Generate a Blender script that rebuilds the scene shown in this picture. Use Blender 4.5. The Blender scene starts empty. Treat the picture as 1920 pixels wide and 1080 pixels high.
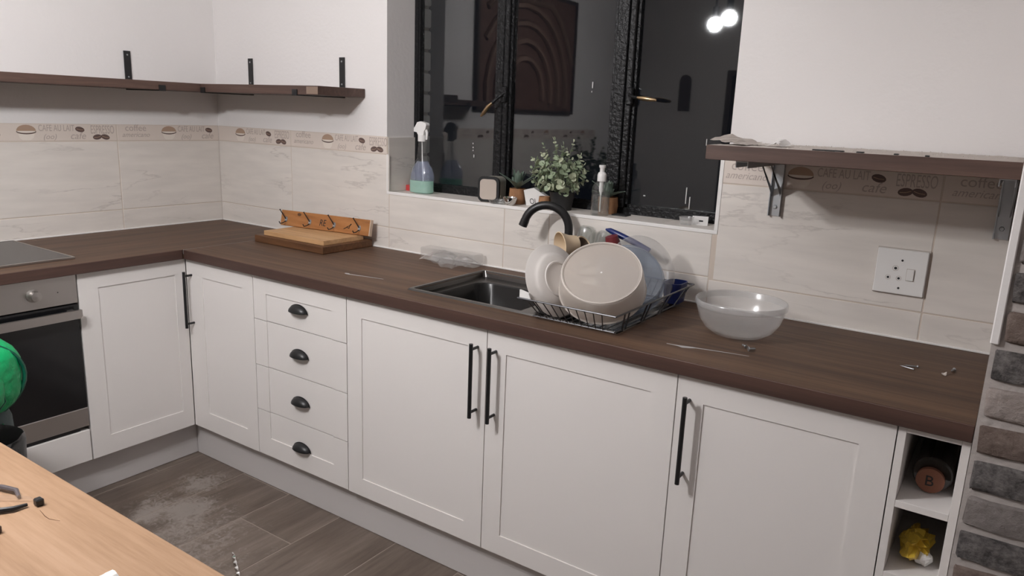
import bpy, bmesh, math, random
from mathutils import Vector, Matrix, Euler
random.seed(7)
R = math.radians
SC = bpy.context.scene
COL = SC.collection

# ---------------------------------------------------------------- camera, world, exposure
cam_d = bpy.data.cameras.new('camera')
cam_d.sensor_width = 36.0
cam_d.lens = 1405.74 * 36.0 / 1920.0
cam_d.clip_start = 0.02
cam_o = bpy.data.objects.new('camera', cam_d)
COL.objects.link(cam_o)
cam_o.location = (3.29441, -2.28023, 1.46848)
cam_o.rotation_euler = (R(76.9624), R(-2.1978), R(34.3974))
SC.camera = cam_o
W = bpy.data.worlds.new('night')
SC.world = W
W.use_nodes = True
W.node_tree.nodes['Background'].inputs[0].default_value = (0.010, 0.012, 0.018, 1)
W.node_tree.nodes['Background'].inputs[1].default_value = 0.35
SC.view_settings.view_transform = 'Standard'
SC.view_settings.look = 'None'
SC.view_settings.gamma = 1.0
SC.view_settings.use_curve_mapping = False
SC.view_settings.exposure = 0.0
LAMP = 690.0          # emission of the two globe bulbs over the table

# ---------------------------------------------------------------- materials
MATS = {}
def nodes_of(m): return m.node_tree.nodes, m.node_tree.links
def mat(name, col, rough=0.5, metal=0.0, spec=0.5, alpha=1.0, bump=None, coat=0.0, trans=0.0, sheen=0.0):
    m = bpy.data.materials.new(name); m.use_nodes = True
    n, l = nodes_of(m); b = n['Principled BSDF']
    b.inputs['Base Color'].default_value = (*col, 1)
    b.inputs['Roughness'].default_value = rough
    b.inputs['Metallic'].default_value = metal
    b.inputs['Specular IOR Level'].default_value = spec
    b.inputs['Alpha'].default_value = alpha
    b.inputs['Coat Weight'].default_value = coat
    b.inputs['Transmission Weight'].default_value = trans
    if bump:
        scale, strength, dist = bump
        tc = n.new('ShaderNodeTexCoord'); t = n.new('ShaderNodeTexNoise'); bp = n.new('ShaderNodeBump')
        t.inputs['Scale'].default_value = scale; t.inputs['Detail'].default_value = 4
        bp.inputs['Strength'].default_value = strength; bp.inputs['Distance'].default_value = dist
        l.new(tc.outputs['Object'], t.inputs['Vector']); l.new(t.outputs['Fac'], bp.inputs['Height'])
        l.new(bp.outputs['Normal'], b.inputs['Normal'])
    MATS[name] = m
    return m
def ramp(n, stops):
    r = n.new('ShaderNodeValToRGB'); e = r.color_ramp.elements
    while len(e) < len(stops): e.new(0.5)
    for i, (p, c) in enumerate(stops): e[i].position = p; e[i].color = (*c, 1)
    return r
def mix_rgb(n, l, fac, a, b, mode='MIX'):
    m = n.new('ShaderNodeMix'); m.data_type = 'RGBA'; m.blend_type = mode
    for sock, v in ((m.inputs[0], fac), (m.inputs[6], a), (m.inputs[7], b)):
        if hasattr(v, 'links'): l.new(v, sock)
        elif isinstance(v, (int, float)): sock.default_value = v
        else: sock.default_value = (*v, 1)
    return m.outputs[2]
def wood(name, stops, axis='x', rough=0.45, fine=60.0, stretch=0.05, spec=0.4, rnd=0.0, bump=0.0, big=1.6, scale=9.0):
    """grain stretched along one axis of the world"""
    m = mat(name, stops[0][1], rough, spec=spec); n, l = nodes_of(m); b = n['Principled BSDF']
    g = n.new('ShaderNodeNewGeometry'); mp = n.new('ShaderNodeMapping')
    s = {'x': (stretch, 1, 1), 'y': (1, stretch, 1), 'z': (1, 1, stretch)}[axis]
    mp.inputs['Scale'].default_value = s
    oi = n.new('ShaderNodeObjectInfo')
    if rnd:
        cb = n.new('ShaderNodeCombineXYZ'); ml = n.new('ShaderNodeMath'); ml.operation = 'MULTIPLY'; ml.inputs[1].default_value = 7.0
        l.new(oi.outputs['Random'], ml.inputs[0])
        for i in range(3): l.new(ml.outputs[0], cb.inputs[i])
        l.new(cb.outputs[0], mp.inputs['Location'])
    l.new(g.outputs['Position'], mp.inputs['Vector'])
    t1 = n.new('ShaderNodeTexNoise'); t1.inputs['Scale'].default_value = scale; t1.inputs['Detail'].default_value = 6; t1.inputs['Roughness'].default_value = 0.6; t1.inputs['Distortion'].default_value = big
    t2 = n.new('ShaderNodeTexNoise'); t2.inputs['Scale'].default_value = fine; t2.inputs['Detail'].default_value = 4; t2.inputs['Roughness'].default_value = 0.7
    l.new(mp.outputs[0], t1.inputs['Vector']); l.new(mp.outputs[0], t2.inputs['Vector'])
    mx = n.new('ShaderNodeMath'); mx.operation = 'MULTIPLY_ADD'; mx.inputs[1].default_value = 0.45
    sb = n.new('ShaderNodeMath'); sb.operation = 'MULTIPLY'; sb.inputs[1].default_value = 0.55
    l.new(t1.outputs['Fac'], sb.inputs[0]); l.new(t2.outputs['Fac'], mx.inputs[0]); l.new(sb.outputs[0], mx.inputs[2])
    src = mx.outputs[0]
    if rnd:
        a = n.new('ShaderNodeMath'); a.operation = 'MULTIPLY_ADD'; a.inputs[1].default_value = rnd
        l.new(oi.outputs['Random'], a.inputs[0]); l.new(src, a.inputs[2]); src = a.outputs[0]
    r = ramp(n, stops); l.new(src, r.inputs[0]); l.new(r.outputs[0], b.inputs['Base Color'])
    if bump:
        bp = n.new('ShaderNodeBump'); bp.inputs['Strength'].default_value = bump; bp.inputs['Distance'].default_value = 0.002
        l.new(t2.outputs['Fac'], bp.inputs['Height']); l.new(bp.outputs[0], b.inputs['Normal'])
    return m
def clear(name, tint=(1, 1, 1), f0=0.04, haze=0.0, hazecol=(0.9, 0.9, 0.9), rough=0.02):
    """thin clear sheet: tinted see-through plus a mirror part by angle, with some diffuse haze"""
    m = bpy.data.materials.new(name); m.use_nodes = True; n, l = nodes_of(m); n.clear()
    out = n.new('ShaderNodeOutputMaterial'); g = n.new('ShaderNodeNewGeometry')
    d = n.new('ShaderNodeVectorMath'); d.operation = 'DOT_PRODUCT'
    l.new(g.outputs['Normal'], d.inputs[0]); l.new(g.outputs['Incoming'], d.inputs[1])
    ab = n.new('ShaderNodeMath'); ab.operation = 'ABSOLUTE'; l.new(d.outputs['Value'], ab.inputs[0])
    on = n.new('ShaderNodeMath'); on.operation = 'SUBTRACT'; on.inputs[0].default_value = 1.0; l.new(ab.outputs[0], on.inputs[1])
    pw = n.new('ShaderNodeMath'); pw.operation = 'POWER'; pw.inputs[1].default_value = 5.0; l.new(on.outputs[0], pw.inputs[0])
    ma = n.new('ShaderNodeMath'); ma.operation = 'MULTIPLY_ADD'; ma.inputs[1].default_value = 1 - f0; ma.inputs[2].default_value = f0
    l.new(pw.outputs[0], ma.inputs[0])
    tr = n.new('ShaderNodeBsdfTransparent'); tr.inputs[0].default_value = (*tint, 1)
    gl = n.new('ShaderNodeBsdfGlossy'); gl.inputs['Roughness'].default_value = rough; gl.inputs[0].default_value = (1, 1, 1, 1)
    base = tr.outputs[0]
    if haze > 0:
        df = n.new('ShaderNodeBsdfDiffuse'); df.inputs[0].default_value = (*hazecol, 1)
        tl = n.new('ShaderNodeBsdfTranslucent'); tl.inputs[0].default_value = (*hazecol, 1)
        m2 = n.new('ShaderNodeMixShader'); m2.inputs[0].default_value = 0.4; l.new(df.outputs[0], m2.inputs[1]); l.new(tl.outputs[0], m2.inputs[2])
        m1 = n.new('ShaderNodeMixShader'); m1.inputs[0].default_value = haze; l.new(tr.outputs[0], m1.inputs[1]); l.new(m2.outputs[0], m1.inputs[2])
        base = m1.outputs[0]
    ms = n.new('ShaderNodeMixShader'); l.new(ma.outputs[0], ms.inputs[0]); l.new(base, ms.inputs[1]); l.new(gl.outputs[0], ms.inputs[2])
    l.new(ms.outputs[0], out.inputs[0]); MATS[name] = m
    return m
def emit(name, col, strength):
    m = bpy.data.materials.new(name); m.use_nodes = True; n, l = nodes_of(m); n.clear()
    o = n.new('ShaderNodeOutputMaterial'); e = n.new('ShaderNodeEmission'); e.inputs[0].default_value = (*col, 1); e.inputs[1].default_value = strength
    l.new(e.outputs[0], o.inputs[0]); MATS[name] = m
    return m

PLASTER = mat('plaster', (0.79, 0.765, 0.755), 0.75, spec=0.25, bump=(55, 0.25, 0.004))
GROUT = mat('grout', (0.60, 0.52, 0.45), 0.85, spec=0.2)
CEIL = mat('ceiling_paint', (0.88, 0.87, 0.865), 0.8)
def tile_mat(name, base, dark, veins=0.55):
    m = mat(name, base, 0.38, spec=0.4); n, l = nodes_of(m); b = n['Principled BSDF']
    g = n.new('ShaderNodeNewGeometry'); oi = n.new('ShaderNodeObjectInfo')
    ad = n.new('ShaderNodeVectorMath'); ad.operation = 'ADD'
    cb = n.new('ShaderNodeCombineXYZ'); ml = n.new('ShaderNodeMath'); ml.operation = 'MULTIPLY'; ml.inputs[1].default_value = 9.0
    l.new(oi.outputs['Random'], ml.inputs[0]); l.new(ml.outputs[0], cb.inputs[0]); l.new(ml.outputs[0], cb.inputs[2])
    l.new(g.outputs['Position'], ad.inputs[0]); l.new(cb.outputs[0], ad.inputs[1])
    mp = n.new('ShaderNodeMapping'); mp.inputs['Scale'].default_value = (0.7, 0.7, 4.2); mp.inputs['Rotation'].default_value = (0.06, 0.07, 0)
    l.new(ad.outputs[0], mp.inputs[0])
    t = n.new('ShaderNodeTexNoise'); t.inputs['Scale'].default_value = 1.7; t.inputs['Detail'].default_value = 10; t.inputs['Roughness'].default_value = 0.58; t.inputs['Distortion'].default_value = 0.25
    l.new(mp.outputs[0], t.inputs['Vector'])
    vein = ramp(n, [(0.0, (0, 0, 0)), (0.488, (0, 0, 0)), (0.5, (1, 1, 1)), (0.512, (0, 0, 0)), (1.0, (0, 0, 0))])
    l.new(t.outputs['Fac'], vein.inputs[0])
    cloud = ramp(n, [(0.3, tuple(c * 0.93 for c in base)), (0.7, tuple(min(1, c * 1.05) for c in base))]); 
    t2 = n.new('ShaderNodeTexNoise'); t2.inputs['Scale'].default_value = 7; t2.inputs['Detail'].default_value = 5; l.new(mp.outputs[0], t2.inputs['Vector']); l.new(t2.outputs['Fac'], cloud.inputs[0])
    f = n.new('ShaderNodeMath'); f.operation = 'MULTIPLY'; f.inputs[1].default_value = veins; 
    t3 = n.new('ShaderNodeTexNoise'); t3.inputs['Scale'].default_value = 2.3; l.new(ad.outputs[0], t3.inputs['Vector'])
    th = ramp(n, [(0.48, (0, 0, 0)), (0.62, (1, 1, 1))]); l.new(t3.outputs['Fac'], th.inputs[0])
    f2 = n.new('ShaderNodeMath'); f2.operation = 'MULTIPLY'; l.new(vein.outputs[0], f2.inputs[0]); l.new(th.outputs[0], f2.inputs[1])
    l.new(f2.outputs[0], f.inputs[0])
    l.new(mix_rgb(n, l, f.outputs[0], cloud.outputs[0], dark), b.inputs['Base Color'])
    return m
TILE = tile_mat('wall_tile_stone', (0.72, 0.675, 0.63), (0.46, 0.42, 0.39))
BORDER = mat('border_tile_beige', (0.70, 0.62, 0.56), 0.45, bump=(120, 0.15, 0.002))
PRINT = mat('print_grey', (0.46, 0.39, 0.355), 0.6)
PRINTD = mat('print_dark', (0.13, 0.085, 0.075), 0.6)
PRINTB = mat('print_brown', (0.42, 0.29, 0.21), 0.6)
PRINTW = mat('print_cream', (0.78, 0.71, 0.64), 0.6)
CAB = mat('cabinet_white', (0.765, 0.730, 0.708), 0.42, spec=0.35)
CABIN = mat('cabinet_inside', (0.74, 0.715, 0.67), 0.5)
PLINTH = mat('plinth_grey_white', (0.60, 0.57, 0.56), 0.3, spec=0.5)
WT = [(0.30, (0.055, 0.031, 0.022)), (0.44, (0.088, 0.053, 0.036)), (0.54, (0.125, 0.074, 0.047)), (0.68, (0.190, 0.112, 0.070))]
WORKX = wood('worktop_wood', WT, 'x', 0.5, fine=70, stretch=0.035, scale=10, spec=0.22)
WORKY = wood('worktop_wood_side', WT, 'y', 0.5, fine=70, stretch=0.035, scale=10, spec=0.22)
WEDGE = [(0.30, (0.045, 0.024, 0.020)), (0.5, (0.072, 0.039, 0.031)), (0.70, (0.11, 0.062, 0.048))]
EDGEX = wood('worktop_edge', WEDGE, 'x', 0.45, fine=60, stretch=0.04)
SHELFX = wood('shelf_wood', [(0.3, (0.060, 0.036, 0.030)), (0.5, (0.100, 0.060, 0.048)), (0.7, (0.17, 0.105, 0.080))], 'x', 0.5, fine=60, stretch=0.05)
SHELFY = wood('shelf_wood_side', [(0.3, (0.060, 0.036, 0.030)), (0.5, (0.100, 0.060, 0.048)), (0.7, (0.17, 0.105, 0.080))], 'y', 0.5, fine=60, stretch=0.05)
OAK = wood('table_oak', [(0.28, (0.22, 0.125, 0.068)), (0.45, (0.33, 0.200, 0.115)), (0.58, (0.39, 0.245, 0.150)), (0.75, (0.42, 0.285, 0.19))], 'x', 0.5, fine=85, stretch=0.06, scale=7)
BOARD_D = wood('board_dark_wood', [(0.3, (0.06, 0.026, 0.012)), (0.5, (0.125, 0.056, 0.024)), (0.7, (0.21, 0.095, 0.040))], 'x', 0.45, fine=70, stretch=0.08)
BOARD_L = wood('board_light_wood', [(0.3, (0.40, 0.225, 0.105)), (0.5, (0.56, 0.335, 0.165)), (0.7, (0.66, 0.42, 0.23))], 'x', 0.5, fine=80, stretch=0.06)
PINE = wood('hook_rack_pine', [(0.3, (0.25, 0.095, 0.030)), (0.5, (0.38, 0.16, 0.052)), (0.7, (0.47, 0.22, 0.08))], 'x', 0.4, fine=50, stretch=0.07)
BARK = wood('pot_bark_wood', [(0.3, (0.16, 0.07, 0.03)), (0.5, (0.33, 0.165, 0.08)), (0.7, (0.48, 0.27, 0.14))], 'z', 0.7, fine=60, stretch=0.3)
BLACK = mat('black_metal', (0.012, 0.012, 0.013), 0.38, spec=0.5)
BLACKM = mat('black_matt', (0.016, 0.016, 0.017), 0.6)
WINBLK = mat('window_frame_paint', (0.012, 0.012, 0.013), 0.30, spec=0.22, bump=(80, 0.8, 0.006))
GUN = mat('sink_gunmetal', (0.115, 0.110, 0.106), 0.26, metal=1.0)
GUNB = mat('sink_basin_dark', (0.018, 0.0175, 0.017), 0.24, spec=0.5, metal=0.35)
STEEL = mat('brushed_steel', (0.46, 0.435, 0.415), 0.40, metal=1.0, bump=(200, 0.06, 0.001))
GALV = mat('galvanised_steel', (0.45, 0.47, 0.49), 0.38, metal=0.9)
CHROME = mat('chrome', (0.75, 0.74, 0.72), 0.12, metal=1.0)
BRASS = mat('brass_worn', (0.42, 0.30, 0.18), 0.32, metal=1.0)
OVENGL = mat('oven_glass', (0.008, 0.008, 0.009), 0.12, spec=0.5)
HOBGL = mat('hob_glass', (0.030, 0.027, 0.026), 0.25, spec=0.5)
WIRE = mat('rack_wire', (0.10, 0.10, 0.105), 0.32, metal=0.8)
WHITEP = mat('white_plastic', (0.80, 0.79, 0.775), 0.35)
WHITEG = mat('white_glaze', (0.70, 0.665, 0.635), 0.45, spec=0.35)
CREAM = mat('cream_plastic', (0.66, 0.52, 0.36), 0.4)
TAUPE = mat('taupe_inside', (0.30, 0.225, 0.18), 0.4)
BLUE = mat('blue_plastic', (0.010, 0.022, 0.13), 0.3)
RED = mat('red_plastic', (0.16, 0.02, 0.025), 0.4)
REDP = mat('red_card', (0.50, 0.05, 0.05), 0.5)
GREEN = mat('green_nylon', (0.0, 0.36, 0.115), 0.45, bump=(14, 0.5, 0.03))
GREEND = mat('green_piping', (0.0, 0.09, 0.05), 0.5)
GREYN = mat('grey_nylon', (0.055, 0.085, 0.085), 0.6, bump=(30, 0.4, 0.01))
WINGLASS = clear('window_glass', (0.93, 0.95, 0.95), 0.052)
FROST = clear('frosted_plastic', (0.93, 0.92, 0.90), 0.04, 0.50, (0.88, 0.81, 0.75), 0.35)
FROSTB = clear('frosted_pale_plastic', (0.96, 0.96, 0.96), 0.04, 0.19, (0.90, 0.90, 0.90), 0.2)
BLUEGL = clear('bluish_plastic', (0.78, 0.84, 0.92), 0.05, 0.30, (0.58, 0.63, 0.70), 0.15)
CLEAR = clear('clear_plastic', (0.95, 0.96, 0.96), 0.05, 0.04)
CLEARH = clear('clear_wrap', (0.93, 0.93, 0.93), 0.07, 0.12, (0.8, 0.8, 0.8), 0.06)
GREYGL = clear('clear_glass', (0.86, 0.87, 0.86), 0.07, 0.05)
MINT = clear('mint_liquid', (0.66, 0.92, 0.82), 0.04, 0.72, (0.68, 0.95, 0.85), 0.15)
WATER = clear('soap_liquid', (0.86, 0.87, 0.86), 0.03, 0.06)
LABEL = clear('bottle_label', (0.86, 0.88, 0.96), 0.04, 0.28, (0.60, 0.64, 0.84), 0.2)
DARKGL = clear('dark_bottle_glass', (0.40, 0.34, 0.30), 0.07, 0.05, (0.3, 0.25, 0.22))
LINER = clear('black_bin_liner', (0.10, 0.10, 0.10), 0.06, 0.25, (0.03, 0.03, 0.03), 0.2)
LEAF = mat('leaf_sage', (0.30, 0.37, 0.24), 0.55)
LEAF2 = mat('leaf_pale', (0.46, 0.50, 0.35), 0.55)
LEAFS = mat('leaf_succulent', (0.14, 0.19, 0.15), 0.5)
STEM = mat('stem_green', (0.16, 0.19, 0.11), 0.6)
YELLOW = mat('yellow_wrapper', (0.62, 0.42, 0.05), 0.35, bump=(40, 0.6, 0.01))
MORTAR = mat('mortar', (0.44, 0.40, 0.38), 0.9, spec=0.15, bump=(60, 0.6, 0.006))
SPKF = mat('speaker_fabric', (0.50, 0.43, 0.375), 0.8, bump=(300, 0.3, 0.001))
SPKB = mat('speaker_body', (0.34, 0.33, 0.28), 0.5)
GREYP = mat('grey_paper', (0.52, 0.47, 0.43), 0.8)
RESIDUE = mat('glue_residue', (0.42, 0.41, 0.41), 0.5)
CORK = mat('bottle_end_brown', (0.21, 0.08, 0.045), 0.6)
BULB = emit('bulb_glow', (1.0, 0.985, 0.995), LAMP)
def brick_mat(name, a, b, sc=40):
    m = mat(name, a, 0.9, spec=0.15); n, l = nodes_of(m); p = n['Principled BSDF']
    g = n.new('ShaderNodeNewGeometry'); t = n.new('ShaderNodeTexNoise'); t.inputs['Scale'].default_value = sc; t.inputs['Detail'].default_value = 6; t.inputs['Roughness'].default_value = 0.7
    l.new(g.outputs['Position'], t.inputs['Vector']); r = ramp(n, [(0.35, a), (0.65, b)]); l.new(t.outputs['Fac'], r.inputs[0]); l.new(r.outputs[0], p.inputs['Base Color'])
    bp = n.new('ShaderNodeBump'); bp.inputs['Strength'].default_value = 0.8; bp.inputs['Distance'].default_value = 0.008; l.new(t.outputs['Fac'], bp.inputs['Height']); l.new(bp.outputs[0], p.inputs['Normal'])
    return m
BR_BROWN = brick_mat('brick_brown', (0.135, 0.10, 0.085), (0.21, 0.165, 0.145))
BR_DARK = brick_mat('brick_dark', (0.055, 0.05, 0.05), (0.19, 0.175, 0.17), 55)
BR_PINK = brick_mat('brick_pinkish', (0.29, 0.245, 0.225), (0.36, 0.315, 0.295))
BR_GREY = brick_mat('brick_grey', (0.17, 0.15, 0.14), (0.24, 0.215, 0.205))
BR_WHITE = mat('brick_painted', (0.82, 0.81, 0.80), 0.8, bump=(40, 0.4, 0.006))

# ---------------------------------------------------------------- mesh helpers
class MB:
    def __init__(s): s.v = []; s.f = []; s.fm = []; s.mi = 0
    def add(s, vs, fs):
        o = len(s.v); s.v += [tuple(v) for v in vs]; s.f += [tuple(i + o for i in f) for f in fs]; s.fm += [s.mi] * len(fs)
        return s
    def tf(s, M):
        s.v = [tuple(M @ Vector(v)) for v in s.v]; return s
    def join(s, o):
        return s.add(o.v, o.f)
    def box(s, x0, x1, y0, y1, z0, z1, b=0.0, seg=1):
        if b <= 0:
            s.add([(x0, y0, z0), (x1, y0, z0), (x1, y1, z0), (x0, y1, z0), (x0, y0, z1), (x1, y0, z1), (x1, y1, z1), (x0, y1, z1)],
                  [(0, 3, 2, 1), (4, 5, 6, 7), (0, 1, 5, 4), (1, 2, 6, 5), (2, 3, 7, 6), (3, 0, 4, 7)])
        else:
            bm = bmesh.new(); bmesh.ops.create_cube(bm, size=1.0)
            for v in bm.verts:
                v.co = ((x0 + x1) / 2 + v.co.x * (x1 - x0), (y0 + y1) / 2 + v.co.y * (y1 - y0), (z0 + z1) / 2 + v.co.z * (z1 - z0))
            bmesh.ops.bevel(bm, geom=bm.edges[:], offset=b, segments=seg, profile=0.5, affect='EDGES')
            bm.verts.index_update(); s.add([v.co[:] for v in bm.verts], [tuple(v.index for v in f.verts) for f in bm.faces]); bm.free()
        return s
    def lathe(s, prof, seg=32, cx=0, cy=0, cz=0, close=False, sx=1, sy=1):
        vs = []; fs = []
        for r, z in prof:
            for k in range(seg):
                a = 2 * math.pi * k / seg; vs.append((cx + r * math.cos(a) * sx, cy + r * math.sin(a) * sy, cz + z))
        n = len(prof)
        for i in range(n - 1):
            for k in range(seg):
                k2 = (k + 1) % seg; fs.append((i * seg + k, i * seg + k2, (i + 1) * seg + k2, (i + 1) * seg + k))
        if prof[0][0] > 1e-6 and not close: fs.append(tuple(reversed(range(seg))))
        if prof[-1][0] > 1e-6 and not close: fs.append(tuple((n - 1) * seg + k for k in range(seg)))
        if close:
            for k in range(seg):
                k2 = (k + 1) % seg; fs.append(((n - 1) * seg + k, (n - 1) * seg + k2, k2, k))
        return s.add(vs, fs)
    def tube(s, pts, r, seg=8, caps=True):
        pts = [Vector(p) for p in pts]; n = len(pts); rr = r if isinstance(r, (list, tuple)) else [r] * n
        vs = []; fs = []; prev = None
        for i, p in enumerate(pts):
            if i == 0: t = pts[1] - p
            elif i == n - 1: t = p - pts[i - 1]
            else: t = (pts[i + 1] - p).normalized() + (p - pts[i - 1]).normalized()
            t.normalize()
            if prev is None:
                up = Vector((0, 0, 1)) if abs(t.z) < 0.9 else Vector((1, 0, 0)); u = t.cross(up).normalized()
            else:
                u = prev - t * prev.dot(t); u.normalize()
            prev = u; w = t.cross(u)
            for k in range(seg):
                a = 2 * math.pi * k / seg; vs.append(p + (u * math.cos(a) + w * math.sin(a)) * rr[i])
        for i in range(n - 1):
            for k in range(seg):
                k2 = (k + 1) % seg; fs.append((i * seg + k, i * seg + k2, (i + 1) * seg + k2, (i + 1) * seg + k))
        if caps: fs.append(tuple(reversed(range(seg)))); fs.append(tuple((n - 1) * seg + k for k in range(seg)))
        return s.add(vs, fs)
    def prism(s, poly, lo, hi, axis='y'):
        n = len(poly)
        def P(a, b, h): return {'y': (a, h, b), 'z': (a, b, h), 'x': (h, a, b)}[axis]
        return s.add([P(a, b, lo) for a, b in poly] + [P(a, b, hi) for a, b in poly],
                     [tuple(range(n)), tuple(reversed(range(n, 2 * n)))] + [(i, i + n, (i + 1) % n + n, (i + 1) % n) for i in range(n)])
WL = {}
def place(o, parent, w):
    COL.objects.link(o); w = Vector(w); WL[o.name] = w
    if parent is not None:
        o.parent = parent; o.location = w - WL[parent.name]
    else: o.location = w
def obj(name, mb, m, parent=None, origin=None, smooth=None, fix=True):
    if origin is None:
        xs, ys, zs = zip(*mb.v); origin = ((min(xs) + max(xs)) / 2, (min(ys) + max(ys)) / 2, min(zs))
    me = bpy.data.meshes.new(name)
    me.from_pydata([(v[0] - origin[0], v[1] - origin[1], v[2] - origin[2]) for v in mb.v], [], mb.f)
    for mm in (m if isinstance(m, (list, tuple)) else [m]): me.materials.append(mm)
    if isinstance(m, (list, tuple)): me.polygons.foreach_set('material_index', mb.fm)
    if fix:
        bm = bmesh.new(); bm.from_mesh(me); bmesh.ops.recalc_face_normals(bm, faces=bm.faces); bm.to_mesh(me); bm.free()
    if smooth is not None:
        me.polygons.foreach_set('use_smooth', [True] * len(me.polygons)); me.set_sharp_from_angle(angle=R(smooth))
    o = bpy.data.objects.new(name, me); place(o, parent, origin)
    return o
def inst(name, me, parent, w, rot=(0, 0, 0), scale=(1, 1, 1)):
    o = bpy.data.objects.new(name, me); place(o, parent, w); o.rotation_euler = rot; o.scale = scale
    return o
def tag(o, label, cat, group=None, kind=None):
    o['label'] = label; o['category'] = cat
    if group: o['group'] = group
    if kind: o['kind'] = kind
    return o
def thing(name, label, cat, loc=(0, 0, 0), group=None):
    o = bpy.data.objects.new(name, None); o.empty_display_size = 0.05; place(o, None, loc)
    return tag(o, label, cat, group)
def struct(name, mb, m, label=None, **k):
    o = obj(name, mb, m, None, (0, 0, 0), **k); o['kind'] = 'structure'
    if label: o['label'] = label
    return o
def text_mb(txt, size, ext=0.0003, shear=0.0, xs=1.0):
    c = bpy.data.curves.new('txt', 'FONT'); c.body = txt; c.size = size; c.extrude = ext; c.shear = shear; c.resolution_u = 3
    o = bpy.data.objects.new('txt', c); COL.objects.link(o)
    dg = bpy.context.evaluated_depsgraph_get(); me = o.evaluated_get(dg).to_mesh()
    b = MB(); b.add([(v.co.x * xs, v.co.y, v.co.z) for v in me.vertices], [tuple(p.vertices) for p in me.polygons])
    o.evaluated_get(dg).to_mesh_clear(); bpy.data.objects.remove(o); bpy.data.curves.remove(c)
    return b
def align(n, up=(0, 0, 1)):
    """rotation taking local z to n"""
    return Vector((0, 0, 1)).rotation_difference(Vector(n).normalized()).to_matrix().to_4x4()
def rrect(x0, x1, y0, y1, r, k=6):
    p = []
    for cx, cy, a0 in ((x1 - r, y1 - r, 0), (x0 + r, y1 - r, 90), (x0 + r, y0 + r, 180), (x1 - r, y0 + r, 270)):
        for i in range(k + 1):
            a = R(a0 + 90 * i / k); p.append((cx + r * math.cos(a), cy + r * math.sin(a)))
    return p
def loft(mb, loops):
    """loops: list of (list of (x,y), z) with equal counts"""
    n = len(loops[0][0]); vs = []; fs = []
    for lp, z in loops: vs += [(x, y, z) for x, y in lp]
    for i in range(len(loops) - 1):
        for k in range(n): fs.append((i * n + k, i * n + (k + 1) % n, (i + 1) * n + (k + 1) % n, (i + 1) * n + k))
    return mb.add(vs, fs)

# ---------------------------------------------------------------- the room shell
WX0, WX1, WZ0, WZ1 = 1.12, 2.535, 1.129, 2.12      # window opening
XR, YB, ZC = 5.4, -4.25, 2.6
G = 0.0018                                        # tiles stand proud of the wall by this much
m = MB()
m.box(-0.2, WX0, G, 0.19, 0, ZC).box(WX1, XR + 0.2, G, 0.19, 0, ZC).box(WX0, WX1, G, 0.19, 0, WZ0).box(WX0, WX1, G, 0.19, WZ1, ZC)
wall_back = struct('wall_back', m, PLASTER)
wall_left = struct('wall_left', MB().box(-0.2, -G, YB - 0.2, G, 0, ZC), PLASTER)
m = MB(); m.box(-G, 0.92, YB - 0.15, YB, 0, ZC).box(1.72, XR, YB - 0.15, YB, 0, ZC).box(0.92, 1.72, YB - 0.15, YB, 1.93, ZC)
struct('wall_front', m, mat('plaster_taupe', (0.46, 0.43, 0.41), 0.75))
struct('wall_right', MB().box(XR, XR + 0.15, YB - 0.15, G, 0, ZC), PLASTER)
struct('ceiling', MB().box(-0.2, XR + 0.2, YB - 0.2, 0.19, ZC, ZC + 0.15), CEIL)
# door opposite the window (only seen mirrored in the night-dark panes)
DOORP = mat('door_dark_wood', (0.05, 0.035, 0.028), 0.4)
door = struct('door_1', MB().box(0.97, 1.67, YB - 0.09, YB - 0.05, 0.0, 1.88, 0.003), DOORP)
obj('door_frame', MB().box(0.92, 0.97, YB - 0.15, YB + 0.015, 0, 1.93).box(1.67, 1.72, YB - 0.15, YB + 0.015, 0, 1.93).box(0.97, 1.67, YB - 0.15, YB + 0.015, 1.88, 1.93), DOORP, door)
obj('handle', MB().tube([(1.61, YB - 0.05, 1.0), (1.61, YB, 1.0), (1.50, YB, 1.0)], 0.009), CHROME, door)

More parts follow.
